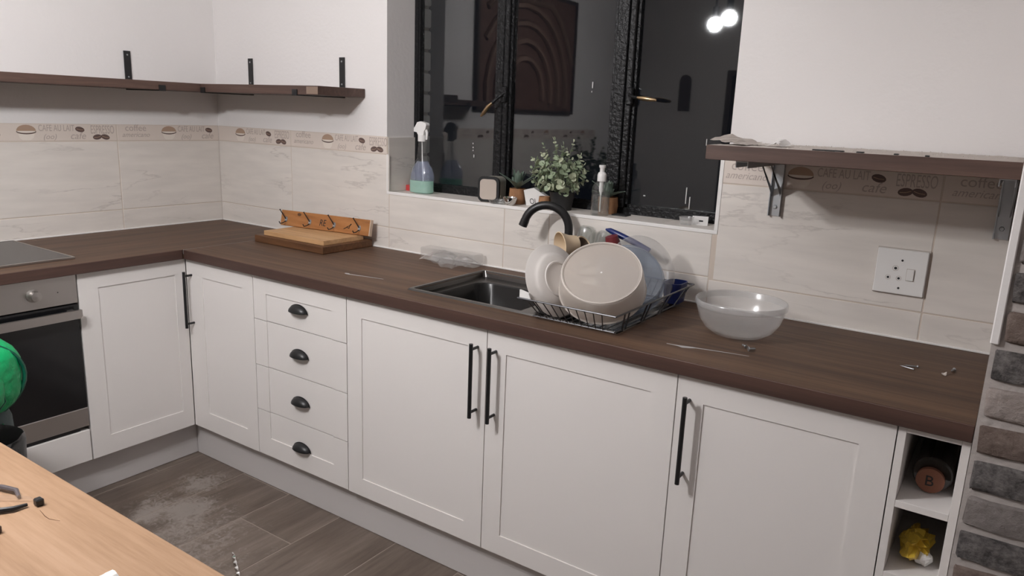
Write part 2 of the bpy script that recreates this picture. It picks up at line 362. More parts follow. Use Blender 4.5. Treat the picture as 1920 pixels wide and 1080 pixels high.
# floor: base slab plus wood-look plank tiles
floor = struct('floor', MB().box(-0.2, XR + 0.2, YB - 0.2, 0.19, -0.1, -0.0008), mat('floor_grout', (0.27, 0.225, 0.19), 0.85))
def plank_mat():
    m = wood('floor_plank_tile', [(0.26, (0.060, 0.044, 0.034)), (0.44, (0.108, 0.082, 0.066)), (0.60, (0.155, 0.121, 0.098)), (0.80, (0.23, 0.185, 0.155))], 'y', 0.38, fine=55, stretch=0.10, rnd=0.10, scale=8, bump=0.1)
    n, l = nodes_of(m); b = n['Principled BSDF']
    col = b.inputs['Base Color'].links[0].from_socket
    g = n.new('ShaderNodeNewGeometry')
    # spilled fine dust, trodden about, with its own ragged outline
    def noise(sc, det, ro, dist):
        t = n.new('ShaderNodeTexNoise'); t.inputs['Scale'].default_value = sc; t.inputs['Detail'].default_value = det; t.inputs['Roughness'].default_value = ro; t.inputs['Distortion'].default_value = dist
        l.new(g.outputs['Position'], t.inputs['Vector']); return t.outputs['Fac']
    def mad(a, mul, b):
        q = n.new('ShaderNodeMath'); q.operation = 'MULTIPLY_ADD'; l.new(a, q.inputs[0]); q.inputs[1].default_value = mul
        if hasattr(b, 'links'): l.new(b, q.inputs[2])
        else: q.inputs[2].default_value = b
        return q.outputs[0]
    tot = None
    for cx, cy, rad, amp in ((0.80, -0.70, 0.13, 0.75), (0.93, -0.86, 0.13, 1.0), (0.84, -0.93, 0.15, 0.8), (1.08, -0.95, 0.26, 0.62), (1.30, -1.05, 0.25, 0.45)):
        d = n.new('ShaderNodeVectorMath'); d.operation = 'DISTANCE'; d.inputs[1].default_value = (cx, cy, 0); l.new(g.outputs['Position'], d.inputs[0])
        mr = n.new('ShaderNodeMapRange'); mr.inputs[1].default_value = rad * 1.4; mr.inputs[2].default_value = rad * 0.15; mr.inputs[4].default_value = amp; l.new(d.outputs['Value'], mr.inputs[0])
        if tot is None: tot = mr.outputs[0]
        else:
            mx = n.new('ShaderNodeMath'); mx.operation = 'MAXIMUM'; l.new(tot, mx.inputs[0]); l.new(mr.outputs[0], mx.inputs[1]); tot = mx.outputs[0]
    fine_ = noise(38, 6, 0.62, 1.6); big_ = noise(11, 5, 0.6, 0.6)
    v = mad(fine_, 0.95, mad(big_, 0.55, mad(tot, 0.62, 0.0)))
    r = ramp(n, [(0.98, (0, 0, 0)), (1.0, (0.0, 0.0, 0.0))])
    mrg = n.new('ShaderNodeMapRange'); mrg.inputs[1].default_value = 0.98; mrg.inputs[2].default_value = 1.22; mrg.inputs[4].default_value = 0.68; l.new(v, mrg.inputs[0])
    l.new(mix_rgb(n, l, mrg.outputs[0], col, (0.30, 0.265, 0.24)), b.inputs['Base Color'])
    class _o: pass
    r = _o(); r.outputs = [mrg.outputs[0]]
    rr = n.new('ShaderNodeMath'); rr.operation = 'MULTIPLY_ADD'; rr.inputs[1].default_value = 0.4; rr.inputs[2].default_value = 0.36; l.new(r.outputs[0], rr.inputs[0]); l.new(rr.outputs[0], b.inputs['Roughness'])
    return m
PLANK = plank_mat()
PW, PL = 0.278, 1.2
offs = {0: -0.15, 1: -0.745, 2: -0.15, 3: -0.548, 4: -0.768, 5: -0.35, 6: -0.95, 7: -0.55, 8: -0.15}
pmesh = {}
for k in range(0, 20):
    x0 = 0.014 + PW * k
    x0, x1 = max(x0 - PW * 0, -0.0), min(x0 + PW, XR)
    if x1 - x0 < 0.02: continue
    j = offs.get(k - 0 if k <= 8 else -1, -0.15 - (k * 0.37) % 1.2)
    y = 0.0
    cuts = [0.0]; yy = j
    while yy > YB: cuts.append(yy); yy -= PL
    cuts.append(YB)
    for a, b in zip(cuts[:-1], cuts[1:]):
        if a - b < 0.02: continue
        key = (round(x1 - x0, 4), round(a - b, 4))
        if key not in pmesh:
            t = MB().box(0.002, x1 - x0 - 0.002, -(a - b) + 0.002, -0.002, -0.003, 0.0, 0.0008)
            o = obj('plank', t, PLANK, floor, (0, 0, 0)); o.location = (x0, a, 0); pmesh[key] = o.data
        else: inst('plank', pmesh[key], floor, (x0, a, 0))

# ---------------------------------------------------------------- wall tiles
tmesh = {}
def tile(wall, side, a0, a1, z0, z1, m=TILE, name='tile', gap=0.0032):
    """a tile on the back wall (a = x) or the left wall (a = y), face at 0"""
    w, h = a1 - a0 - gap, z1 - z0 - gap
    key = (round(w, 4), round(h, 4), m.name)
    rot = (0, 0, 0) if side == 'back' else (0, 0, R(90))
    loc = (a0 + gap / 2, 0, z0 + gap / 2) if side == 'back' else (0, a0 + gap / 2, z0 + gap / 2)
    if key not in tmesh:
        o = obj(name, MB().box(0, w, 0, G + 0.004, 0, h, 0.0012), m, None, (0, 0, 0))
        tmesh[key] = o.data; bpy.data.objects.remove(o)
    return inst(name, tmesh[key], wall, loc, rot)
def side_tile(wall, mb, name='tile'): return obj(name, mb, TILE, wall)
obj('grout_bed', MB().box(0.0, 1.125, 0.0010, 0.0022, 0.873, 1.3605).box(1.125, 2.523, 0.0010, 0.0022, 0.873, 1.1285).box(2.523, 3.7, 0.0010, 0.0022, 0.873, 1.3585), GROUT, wall_back)
obj('grout_bed', MB().box(-0.0022, -0.0010, -3.52, -0.0005, 0.873, 1.3605), GROUT, wall_left)
rows = [(0.872, 0.9905), (0.9905, 1.2895)]
BX = [0.0, 0.53, 1.1335]
for z0, z1 in rows:
    for a0, a1 in zip(BX[:-1], BX[1:]): tile(wall_back, 'back', a0, a1, z0, z1)
for a0, a1 in ((1.1335, 1.716), (1.716, 2.318), (2.318, 2.511)): tile(wall_back, 'back', a0, a1, 0.872, 0.9905)
for a0, a1 in ((1.1335, 1.716), (1.716, 1.912), (1.912, 2.511)): tile(wall_back, 'back', a0, a1, 0.9905, 1.129)
for a0, a1 in ((2.511, 3.116), (3.116, 3.72)):
    tile(wall_back, 'back', a0, a1, 0.872, 0.983); tile(wall_back, 'back', a0 + (0.013 if a0 < 3 else 0), a1, 0.983, 1.2875)
LY = [0.0, -0.502, -1.106, -1.71, -2.314, -2.918, -3.522]
for z0, z1 in rows:
    for b, a in zip(LY[:-1], LY[1:]): tile(wall_left, 'left', a, b, z0, z1)
# printed coffee border strip: lettering, cup and beans are thin print on each border tile
def print_parts():
    P = {}
    Mx = Matrix.Rotation(R(90), 4, 'X')      # text plane -> x,z facing -y
    def T(txt, size, x, z, shear=0, xs=1.0):
        return text_mb(txt, size, 0.0002, shear, xs).tf(Matrix.Translation((x, -0.0002, z)) @ Mx)
    P['coffee'] = (T('coffee', 0.040, 0.035, 0.042), PRINT, 0.035, 0.165)
    P['americano'] = (T('americano', 0.030, 0.02, 0.016, 0.35), PRINT, 0.02, 0.19)
    P['au_lait'] = (T('CAFE AU LAIT', 0.036, 0.285, 0.040, 0, 0.62), PRINT, 0.285, 0.425)
    P['loops'] = (T('(oo)', 0.030, 0.30, 0.008, 0.3), PRINT, 0.30, 0.37)
    P['cafe'] = (T('cafe', 0.040, 0.405, 0.008, 0.25), PRINT, 0.405, 0.49)
    P['espresso'] = (T('ESPRESSO', 0.050, 0.490, 0.030, 0, 0.47), PRINT, 0.49, 0.59)
    def bean(x, z, a, w=0.019, h=0.011):
        b = MB(); p = [(w * math.cos(t), h * math.sin(t)) for t in [2 * math.pi * i / 14 for i in range(14)]]
        b.prism(p, -0.0005, 0.0); b.tf(Matrix.Translation((x, 0, z)) @ Matrix.Rotation(R(a), 4, 'Y')); return b
    def crease(x, z, a, w=0.014):
        b = MB(); b.prism([(-w, -0.0012), (0, -0.0024), (w, 0.0002), (w, 0.0016), (0, -0.0006), (-w, 0.0008)], -0.0009, -0.0005)
        b.tf(Matrix.Translation((x, 0, z)) @ Matrix.Rotation(R(a), 4, 'Y')); return b
    for i, (x, z, a) in enumerate(((0.447, 0.047, 12), (0.517, 0.016, -8), (0.551, 0.016, 14))):
        P['bean%d' % i] = (bean(x, z, a), PRINTD, x - 0.02, x + 0.02)
        P['crease%d' % i] = (crease(x, z, a), PRINTB, x - 0.02, x + 0.02)
    cup = MB(); cup.prism([(0.207, 0.040), (0.214, 0.014), (0.224, 0.004), (0.254, 0.004), (0.266, 0.014), (0.274, 0.040)], -0.0004, 0.0)
    P['cup'] = (cup, PRINTW, 0.205, 0.275)
    arch = [(0.2405 + 0.036 * math.cos(t), 0.040 + 0.024 * math.sin(t)) for t in [math.pi * i / 10 for i in range(11)]]
    P['coffee_top'] = (MB().prism(arch, -0.0006, 0.0), PRINTB, 0.205, 0.275)
    rim = [(0.2405 + 0.037 * math.cos(t), 0.038 + 0.011 * math.sin(t)) for t in [math.pi + math.pi * i / 10 for i in range(11)]]
    rim += [(0.2405 + 0.034 * math.cos(t), 0.039 + 0.007 * math.sin(t)) for t in [2 * math.pi - math.pi * i / 10 for i in range(11)]]
    P['cup_rim'] = (MB().prism(rim, -0.0010, 0.0), PRINTD, 0.205, 0.275)
    out = []
    nm = {'bean': 'bean', 'crea': 'bean_crease', 'cup': 'cup', 'cup_': 'cup_rim', 'coff': 'lettering'}
    for k, (b, mm, a0, a1) in P.items():
        name = 'lettering'
        if k.startswith('bean'): name = 'printed_bean'
        if k.startswith('crease'): name = 'printed_bean_crease'
        if k == 'cup': name = 'printed_cup'
        if k == 'coffee_top': name = 'printed_foam'
        if k == 'cup_rim': name = 'printed_cup_rim'
        o = obj(name, b, mm, None, (0, 0, 0)); out.append((name, o.data, a0, a1)); bpy.data.objects.remove(o)
    return out
PRINTS = print_parts()
def border(wall, side, a0, a1, z0, off):
    """off: where the 0.6 m print pattern starts"""
    t = tile(wall, side, a0, a1, z0, z0 + 0.071, BORDER, 'border_tile')
    for name, me, p0, p1 in PRINTS:
        if off + p0 >= a0 - 0.001 and off + p1 <= a1 + 0.001:
            o = bpy.data.objects.new(name, me); COL.objects.link(o); o.parent = t
            o.location = (off - a0, 0, 0.0)
for a0, a1, off in ((0.0, 0.53, -0.072), (0.53, 1.12, 0.53)): border(wall_back, 'back', a0, a1, 1.2895, off)
for a0, a1, off in ((2.524, 3.116, 2.511), (3.116, 3.72, 3.116)): border(wall_back, 'back', a0, a1, 1.2875, off)
for b, a in zip(LY[:-1], LY[1:]): border(wall_left, 'left', a, b, 1.2895, a if b < 0 else -0.502)
# window sill and reveal tiles
for a0, a1 in ((1.125, 1.716), (1.716, 2.318), (2.318, 2.531)):
    side_tile(wall_back, MB().box(a0 + 0.001, a1 - 0.001, 0.006, 0.19, 1.129, 1.137, 0.001), 'sill_tile')
side_tile(wall_back, MB().box(1.12, 1.127, 0.004, 0.17, 1.138, 1.358, 0.001), 'reveal_tile')
side_tile(wall_back, MB().box(2.526, 2.535, 0.004, 0.17, 1.138, 1.36, 0.001), 'reveal_tile')
TRIMW = mat('white_edge_trim', (0.82, 0.80, 0.78), 0.4)
def trim(n, mb): struct('trim_%d' % n, mb, TRIMW)
trim(1, MB().box(1.121, 2.5255, -0.0015, 0.006, 1.128, 1.140, 0.001))
trim(2, MB().box(2.5135, 2.526, -0.0015, 0.007, 1.140, 1.361, 0.001))
trim(3, MB().box(1.1195, 1.127, -0.0015, 0.006, 1.140, 1.290, 0.001))
trim(4, MB().box(0.006, 3.287, -0.005, 0.0005, 0.9, 0.9055, 0.001))
trim(5, MB().box(-0.0005, 0.005, -1.7, -0.005, 0.9, 0.9055, 0.001))
trim(6, MB().box(2.5135, 3.287, -0.0015, 0.006, 1.3585, 1.362, 0.001))
# painted brickwork outside the left jamb, seen through the first pane
bk = obj('brick', MB().box(-0.11, 0, 0, 0.075, 0, 0.075, 0.007, 2), BR_WHITE, None, (0, 0, 0), smooth=40); bme = bk.data; bpy.data.objects.remove(bk)
for i in range(14): inst('brick', bme, wall_back, (1.124, 0.192, 1.03 + 0.0865 * i))
obj('brick_mortar', MB().box(0.9, 1.118, 0.19, 0.255, 0.9, 2.3), MORTAR, wall_back)
# ---------------------------------------------------------------- window
YW = 0.165
win = struct('window_1', MB().box(1.12, 1.139, YW, YW + 0.03, 1.137, 2.12).box(2.512, 2.535, YW, YW + 0.03, 1.137, 2.12).box(1.139, 2.512, YW, YW + 0.03, 1.137, 1.160).box(1.139, 2.512, YW, YW + 0.03, 2.09, 2.12), WINBLK)
obj('mullion', MB().box(1.545, 1.575, YW - 0.004, YW + 0.03, 1.16, 2.09, 0.003).box(1.580, 1.602, YW - 0.010, YW + 0.03, 1.16, 2.09, 0.003).box(1.574, 1.581, YW + 0.005, YW + 0.03, 1.16, 2.09), WINBLK, win)
obj('mullion', MB().box(2.048, 2.092, YW - 0.004, YW + 0.03, 1.16, 2.09, 0.003).box(2.100, 2.122, YW - 0.012, YW + 0.03, 1.16, 2.09, 0.003).box(2.091, 2.101, YW + 0.008, YW + 0.03, 1.16, 2.09), WINBLK, win)
for a0, a1 in ((1.139, 1.545), (1.602, 2.048), (2.122, 2.512)):
    obj('casement_frame', MB().box(a0, a0 + 0.010, YW + 0.002, YW + 0.028, 1.16, 2.09).box(a1 - 0.010, a1, YW + 0.002, YW + 0.028, 1.16, 2.09).box(a0, a1, YW + 0.002, YW + 0.028, 1.16, 1.172).box(a0, a1, YW + 0.002, YW + 0.028, 2.078, 2.09), WINBLK, win)
    obj('pane', MB().box(a0 + 0.008, a1 - 0.008, YW + 0.014, YW + 0.018, 1.168, 2.082), WINGLASS, win)
def win_handle(x, z, dx, dz):
    h = obj('window_catch', MB().box(x - 0.012, x + 0.012, YW - 0.02, YW - 0.003, z - 0.03, z + 0.03, 0.004).tube([(x, YW - 0.018, z + 0.004), (x + dx * 0.25, YW - 0.04, z + dz * 0.25), (x + dx * 0.4, YW - 0.045, z + dz * 0.4)], 0.006), WINBLK, win, smooth=40)
    obj('catch_handle', MB().tube([(x + dx * 0.38, YW - 0.045, z + dz * 0.38), (x + dx * 0.6, YW - 0.047, z + dz * 0.58), (x + dx * 0.85, YW - 0.047, z + dz * 0.86), (x + dx, YW - 0.045, z + dz)], [0.005, 0.0085, 0.0075, 0.004], 10), BRASS, h, smooth=50)
win_handle(1.590, 1.542, -0.085, -0.085)
win_handle(2.118, 1.545, 0.115, -0.012)
DRIP = mat('paint_drip', (0.62, 0.61, 0.60), 0.4)
for x, z, hgt, w in ((1.957, 1.571, 0.022, 0.004), (1.955, 1.556, 0.006, 0.003), (2.344, 1.193, 0.056, 0.0035), (2.358, 1.176, 0.042, 0.0035), (2.039, 1.765, 0.010, 0.003), (1.426, 1.345, 0.006, 0.004), (1.427, 1.330, 0.005, 0.004), (1.427, 1.318, 0.005, 0.004), (1.432, 1.292, 0.012, 0.004), (2.19, 1.205, 0.004, 0.008), (2.127, 1.505, 0.028, 0.007), (2.398, 1.392, 0.022, 0.003)):
    obj('paint_drip', MB().box(x - w / 2, x + w / 2, YW + 0.012, YW + 0.014, z, z + hgt, 0.0009), DRIP, win)

# ---------------------------------------------------------------- brick pillar at the right
PX, PY = 3.2885, -0.625
pil = obj('pillar_core', MB().box(PX, PX + 0.46, PY + 0.006, -0.0, 0, ZC), MORTAR, None, (PX + 0.23, -0.31, 0)); pil.name = 'brick_pillar'; WL['brick_pillar'] = WL.get('pillar_core', Vector((PX + 0.23, -0.31, 0)))
tag(pil, 'mixed grey and brown brick pillar at the right end of the worktop', 'pillar')
order = [BR_DARK, BR_PINK, BR_BROWN, BR_DARK, BR_GREY, BR_DARK, BR_BROWN]     # from z = 1.002 downwards
def rough_brick(w, h, seed):
    rnd = random.Random(seed); bm = bmesh.new(); bmesh.ops.create_cube(bm, size=1.0)
    for v in bm.verts: v.co = (w / 2 + v.co.x * w, 0.02 + v.co.y * 0.04, h / 2 + v.co.z * h)
    bmesh.ops.subdivide_edges(bm, edges=[e for e in bm.edges if abs((e.verts[0].co - e.verts[1].co).x) > 0.01], cuts=5)
    bmesh.ops.bevel(bm, geom=[e for e in bm.edges if len(e.link_faces) == 2 and e.calc_face_angle() > 1], offset=0.006, segments=2, profile=0.6, affect='EDGES')
    for v in bm.verts: v.co += Vector((rnd.uniform(-1, 1) * 0.0018, rnd.uniform(-1, 1) * 0.0015, rnd.uniform(-1, 1) * 0.0022))
    me = bpy.data.meshes.new('brick'); bm.to_mesh(me); bm.free()
    me.polygons.foreach_set('use_smooth', [True] * len(me.polygons)); me.set_sharp_from_angle(angle=R(50)); return me
BZ = 0.0765
for i in range(-14, 21):
    z0 = 1.008 + BZ * i
    if z0 < 0 or z0 + 0.06 > ZC: continue
    mm = order[(-i) % 7] if i <= 0 else [BR_BROWN, BR_DARK, BR_GREY, BR_PINK, BR_BROWN, BR_DARK][(i - 1) % 6]
    ws = [0.215, 0.215] if i % 2 == 0 else [0.165, 0.215, 0.04]
    x = PX + 0.008
    for j, w in enumerate(ws):
        me = rough_brick(w, 0.0595, i * 10 + j); me.materials.append(mm if j == 0 else random.choice(order))
        inst('brick', me, pil, (x + (0.010 if (i >= 1 and j == 0) else 0), PY - 0.003, z0)); x += w + 0.013
obj('corner_strip', MB().box(PX - 0.003, PX + 0.012, PY - 0.004, PY + 0.02, 1.078, ZC - 0.01, 0.002), PLASTER, pil)

# ---------------------------------------------------------------- kitchen cabinets
D = -0.58
def front(x0, x1, z0, z1, rx0, rx1, rz0, rz1, t=0.018, rec=0.0035):
    """door or drawer front facing -y at y = D: slab with a raised flat frame around a sunk field"""
    b = MB(); b.box(x0, x1, D + rec, D + t, z0, z1)
    rx0, rx1, rz0, rz1 = max(rx0, x0), min(rx1, x1), max(rz0, z0), min(rz1, z1)
    if rx0 > x0: b.box(x0, rx0, D, D + rec, z0, z1)
    if rx1 < x1: b.box(rx1, x1, D, D + rec, z0, z1)
    if rz0 > z0: b.box(rx0, rx1, D, D + rec, z0, rz0)
    if rz1 < z1: b.box(rx0, rx1, D, D + rec, rz1, z1)
    return b
SWAP = Matrix(((0, -1, 0, 0), (1, 0, 0, 0), (0, 0, 1, 0), (0, 0, 0, 1)))      # back-run coordinates -> left run: (x,y) -> (-y,x)
def carcass(x0, x1, z0=0.15, z1=0.862, y0=D + 0.020, y1=-0.02, t=0.016):
    return MB().box(x0, x0 + t, y0, y1, z0, z1).box(x1 - t, x1, y0, y1, z0, z1).box(x0 + t, x1 - t, y0, y1, z0, z0 + t).box(x0 + t, x1 - t, y1 - 0.006, y1, z0 + t, z1).box(x0 + t, x1 - t, y0, y0 + 0.08, z1 - t, z1)
def bar_handle(x, z0, z1, parent, s=-1):
    """round black bar on two posts, standing off the door"""
    b = MB().tube([(x, D - 0.034, z0), (x, D - 0.034, z1)], 0.006, 12)
    for z in (z0 + 0.017, z1 - 0.017): b.tube([(x, D + 0.001, z), (x, D - 0.034, z)], 0.0045, 10)
    return obj('handle', b, BLACK, parent, smooth=40)
ZD0, ZD1 = 0.152, 0.8605
GAP = 0.0015
# corner unit (bi-fold pair in the inner corner)
cc = thing('corner_cabinet', 'white corner cabinet with folding pair of doors where the runs meet', 'cabinet', (0.5, -0.5, 0.15))
obj('body', MB().box(0.02, 0.56, -0.99, -0.975, 0.15, 0.862).box(0.985, 0.999, -0.56, -0.02, 0.15, 0.862).box(0.02, 0.985, -0.56, -0.02, 0.15, 0.166).box(0.02, 0.56, -0.975, -0.56, 0.15, 0.166).box(0.02, 0.985, -0.026, -0.02, 0.166, 0.862).box(0.02, 0.026, -0.975, -0.026, 0.166, 0.862), CABIN, cc)
dr = obj('door', front(0.5825, 1.0 - GAP, ZD0, ZD1, 0.684, 0.932, 0.228, 0.797), CAB, cc)
bar_handle(0.617, 0.585, 0.815, dr)
ld = MB(); ld.join(front(-1.0 + GAP, -0.582, ZD0, ZD1, -0.929, -0.629, 0.226, 0.800)); ld.v = [(-y, x, z) for x, y, z in ld.v]
obj('door', ld, CAB, cc)
# drawer unit: one sunk field routed across all four fronts
dc = thing('drawer_cabinet', 'white base unit with four drawers and black cup pulls', 'cabinet', (1.245, -0.3, 0.15))
obj('body', carcass(1.0005, 1.490), CABIN, dc)
zs = [ZD1, 0.693, 0.514, 0.335, ZD0]; pz = [0.772, 0.606, 0.426, 0.247]
for i in range(4):
    d = obj('drawer', front(1.0 + GAP, 1.4905 - GAP, zs[i + 1] + GAP, zs[i] - GAP, 1.072, 1.4165, 0.2275, 0.796), CAB, dc)
    cup = MB(); n1, n2 = 16, 8; vs = []; fs = []
    for a in range(n1 + 1):                       # quarter-dome cup, open underneath
        t = math.pi * a / n1
        for c2 in range(n2 + 1):
            p = (math.pi / 2) * c2 / n2
            rx, rz, ry = 0.044, 0.027, 0.024
            vs.append((1.250 + rx * math.cos(t), D - ry * math.sin(t) ** 0.8 * math.cos(p) - 0.0012, pz[i] - 0.012 + rz * math.sin(t) * math.sin(p)))
    for a in range(n1):
        for c2 in range(n2): fs.append((a * (n2 + 1) + c2, (a + 1) * (n2 + 1) + c2, (a + 1) * (n2 + 1) + c2 + 1, a * (n2 + 1) + c2 + 1))
    cup.add(vs, fs)
    inner = [(x * 1.0 + (1.250 - x) * 0.08, y + (D - y) * 0.1, z + 0.0005 - (z - (pz[i] - 0.012)) * 0.08) for x, y, z in vs]
    cup.add(inner, [tuple(reversed(f)) for f in fs])
    rimf = []; N = len(vs)
    cup.add([vs[a * (n2 + 1)] for a in range(n1 + 1)] + [inner[a * (n2 + 1)] for a in range(n1 + 1)], [(a, a + 1, a + 1 + n1 + 1, a + n1 + 1) for a in range(n1)])
    flange = [(1.250 + 0.0475 * math.cos(t), pz[i] - 0.014 + 0.031 * math.sin(t)) for t in [math.pi * k / 20 for k in range(21)]] + [(1.250 + 0.042 * math.cos(t), pz[i] - 0.012 + 0.025 * math.sin(t)) for t in [math.pi - math.pi * k / 20 for k in range(21)]]
    cup.prism(flange, D - 0.002, D + 0.0002)
    obj('cup_pull', cup, BLACK, d, smooth=50)
def door_unit(label, x0, x1, doors, name='base_cabinet'):
    u = thing(name, label, 'cabinet', ((x0 + x1) / 2, -0.3, 0.15))
    obj('body', carcass(x0 + 0.0005, x1 - 0.0005), CABIN, u)
    for a0, a1, i0, i1, hx in doors:
        d = obj('door', front(a0 + GAP, a1 - GAP, ZD0, ZD1, i0, i1, 0.217, 0.795), CAB, u)
        bar_handle(hx, 0.585, 0.815, d)
    return u
door_unit('wide white double-door cabinet below the sink', 1.491, 2.6588, ((1.4905, 2.0731, 1.560, 2.003, 2.040), (2.0731, 2.6588, 2.141, 2.590, 2.106)), 'sink_cabinet')
door_unit('white single-door cabinet between sink unit and narrow bottle rack', 2.6590, 3.1528, ((2.6588, 3.1528, 2.729, 3.083, 2.694),))
# narrow open unit with stacked cubby holes
ou = thing('bottle_rack', 'narrow white open cubby unit beside the brick pillar', 'shelf unit', (3.22, -0.3, 0.15))
obj('side_panel', MB().box(3.154, 3.170, D, -0.03, 0.152, 0.862, 0.0007), CAB, ou)
obj('side_panel', MB().box(3.2715, 3.2875, D, -0.03, 0.152, 0.862, 0.0007), CAB, ou)
obj('back_panel', MB().box(3.170, 3.2715, -0.036, -0.03, 0.152, 0.862), CABIN, ou)
for z0, z1 in ((0.846, 0.862), (0.674, 0.690), (0.502, 0.518), (0.330, 0.346), (0.152, 0.168)):
    obj('cubby_shelf', MB().box(3.1702, 3.2713, D, -0.0365, z0, z1, 0.0007), CAB, ou)
# plinths
tag(obj('plinth_board', MB().box(0.535, 3.2875, -0.545, -0.529, 0.001, 0.150, 0.001), PLINTH), 'long grey-white plinth board below the sink-side cabinets', 'plinth')
tag(obj('plinth_board', MB().box(0.515, 0.531, -1.75, -0.529, 0.001, 0.150, 0.001), PLINTH), 'short grey-white plinth board below the oven side', 'plinth')

# ---------------------------------------------------------------- worktops
ZW0, ZW1 = 0.863, 0.900
SX0, SX1, SY0, SY1 = 1.69, 2.442, -0.496, -0.086
def slab_with_hole(x0, x1, y0, y1, hx0, hx1, hy0, hy1, z0, z1):
    xs, ys = [x0, hx0, hx1, x1], [y0, hy0, hy1, y1]; vs = [(x, y, z) for z in (z0, z1) for y in ys for x in xs]; fs = []
    I = lambda i, j, k: k * 16 + j * 4 + i
    for i in range(3):
        for j in range(3):
            if i == 1 and j == 1: continue
            fs.append((I(i, j, 1), I(i + 1, j, 1), I(i + 1, j + 1, 1), I(i, j + 1, 1))); fs.append((I(i, j, 0), I(i, j + 1, 0), I(i + 1, j + 1, 0), I(i + 1, j, 0)))
    for i in range(3):
        fs.append((I(i, 0, 0), I(i + 1, 0, 0), I(i + 1, 0, 1), I(i, 0, 1))); fs.append((I(i, 3, 0), I(i, 3, 1), I(i + 1, 3, 1), I(i + 1, 3, 0)))
        fs.append((I(0, i, 0), I(0, i, 1), I(0, i + 1, 1), I(0, i + 1, 0))); fs.append((I(3, i, 0), I(3, i + 1, 0), I(3, i + 1, 1), I(3, i, 1)))
    for a in range(1):
        fs.append((I(1, 1, 0), I(1, 1, 1), I(2, 1, 1), I(2, 1, 0))); fs.append((I(1, 2, 0), I(2, 2, 0), I(2, 2, 1), I(1, 2, 1)))
        fs.append((I(1, 1, 0), I(1, 2, 0), I(1, 2, 1), I(1, 1, 1))); fs.append((I(2, 1, 0), I(2, 1, 1), I(2, 2, 1), I(2, 2, 0)))
    return MB().add(vs, fs)
wt = thing('worktop', 'long dark brown wood-grain worktop holding the sink', 'worktop', (1.95, -0.3, ZW0))
obj('slab', slab_with_hole(0.6008, 3.2875, -0.596, -0.0008, SX0 + 0.012, SX1 - 0.012, SY0 + 0.012, SY1 - 0.012, ZW0, ZW1), WORKX, wt)
obj('front_edge', MB().box(0.6008, 3.2875, -0.600, -0.596, ZW0, ZW1, 0.0015), EDGEX, wt)
wl = thing('worktop', 'shorter dark brown worktop along the left wall under the hob', 'worktop', (0.3, -0.85, ZW0))
obj('slab', slab_with_hole(0.001, 0.596, -1.75, -0.0008, 0.07, 0.46, -1.50, -1.01, ZW0, ZW1), WORKY, wl)
obj('front_edge', MB().box(0.596, 0.600, -1.75, -0.602, ZW0, ZW1, 0.0015), wood('worktop_edge_side', WEDGE, 'y', 0.45, fine=60, stretch=0.04), wl)
obj('joint_strip', MB().box(0.6, 0.6012, -0.600, -0.002, ZW0 + 0.02, ZW1 + 0.0003), RESIDUE, wl)
def smear(parent, pts, w, name='glue_smear'):
    b = MB(); n = len(pts); vs = []
    for i, (x, y) in enumerate(pts):
        ww = w[i]; vs += [(x, y - ww, 0.9002), (x, y + ww, 0.9002), (x, y + ww * 0.6, 0.9007), (x, y - ww * 0.6, 0.9007)]
    fs = [(i * 4 + a, i * 4 + 4 + a, i * 4 + 4 + (a + 1) % 4, i * 4 + (a + 1) % 4) for i in range(n - 1) for a in range(4)]
    fs += [(0, 1, 2, 3), tuple((n - 1) * 4 + a for a in (3, 2, 1, 0))]
    b.add(vs, fs); return obj(name, b, RESIDUE, parent)
smear(wt, [(1.362, -0.462), (1.372, -0.462), (1.385, -0.466), (1.42, -0.459), (1.47, -0.450), (1.525, -0.441)], [0.004, 0.008, 0.004, 0.003, 0.002, 0.0008])
smear(wt, [(2.585, -0.488), (2.615, -0.485), (2.630, -0.486), (2.65, -0.478), (2.66, -0.474), (2.72, -0.462), (2.79, -0.450)], [0.001, 0.004, 0.009, 0.007, 0.003, 0.0018, 0.0006])
# ---------------------------------------------------------------- hob and oven
hb = thing('hob', 'black glass hob set into the left worktop', 'hob', (0.27, -1.26, 0.9))
obj('hob_glass', MB().box(0.030, 0.498, -1.545, -0.968, 0.9005, 0.907, 0.002), HOBGL, hb)
obj('hob_box', MB().box(0.08, 0.45, -1.49, -1.02, 0.872, 0.9005), BLACKM, hb)
obj('metal_rim', MB().box(0.024, 0.504, -0.968, -0.962, 0.9002, 0.908, 0.001).box(0.498, 0.504, -1.551, -0.968, 0.9002, 0.908, 0.001).box(0.024, 0.030, -1.551, -0.968, 0.9002, 0.908, 0.001), STEEL, hb)
ov = thing('oven', 'built-in steel oven with black glass door left of corner cabinet', 'oven', (0.3, -1.30, 0.28))
Y1, Y0 = -1.0035, -1.5985
obj('body', MB().box(0.03, 0.560, Y0 + 0.02, Y1 - 0.02, 0.285, 0.862), BLACKM, ov)
cp = obj('control_panel', MB().box(0.560, 0.582, Y0, Y1, 0.758, 0.8605, 0.0015), STEEL, ov)
for yk in (-1.146, -1.455):
    obj('knob', MB().lathe([(0.0, 0.0), (0.023, 0.0), (0.023, 0.004), (0.018, 0.006), (0.0165, 0.026), (0.0, 0.028)], 24).tf(Matrix.Translation((0.582, yk, 0.808)) @ Matrix.Rotation(R(90), 4, 'Y')), STEEL, cp, smooth=35)
obj('indicator_lamp', MB().lathe([(0, 0), (0.002, 0), (0.002, 0.001), (0, 0.001)], 10).tf(Matrix.Translation((0.582, -1.068, 0.806)) @ Matrix.Rotation(R(90), 4, 'Y')), BLACK, cp)
od = obj('oven_door', MB().box(0.560, 0.580, Y0, Y1, 0.362, 0.754, 0.0015), OVENGL, ov)
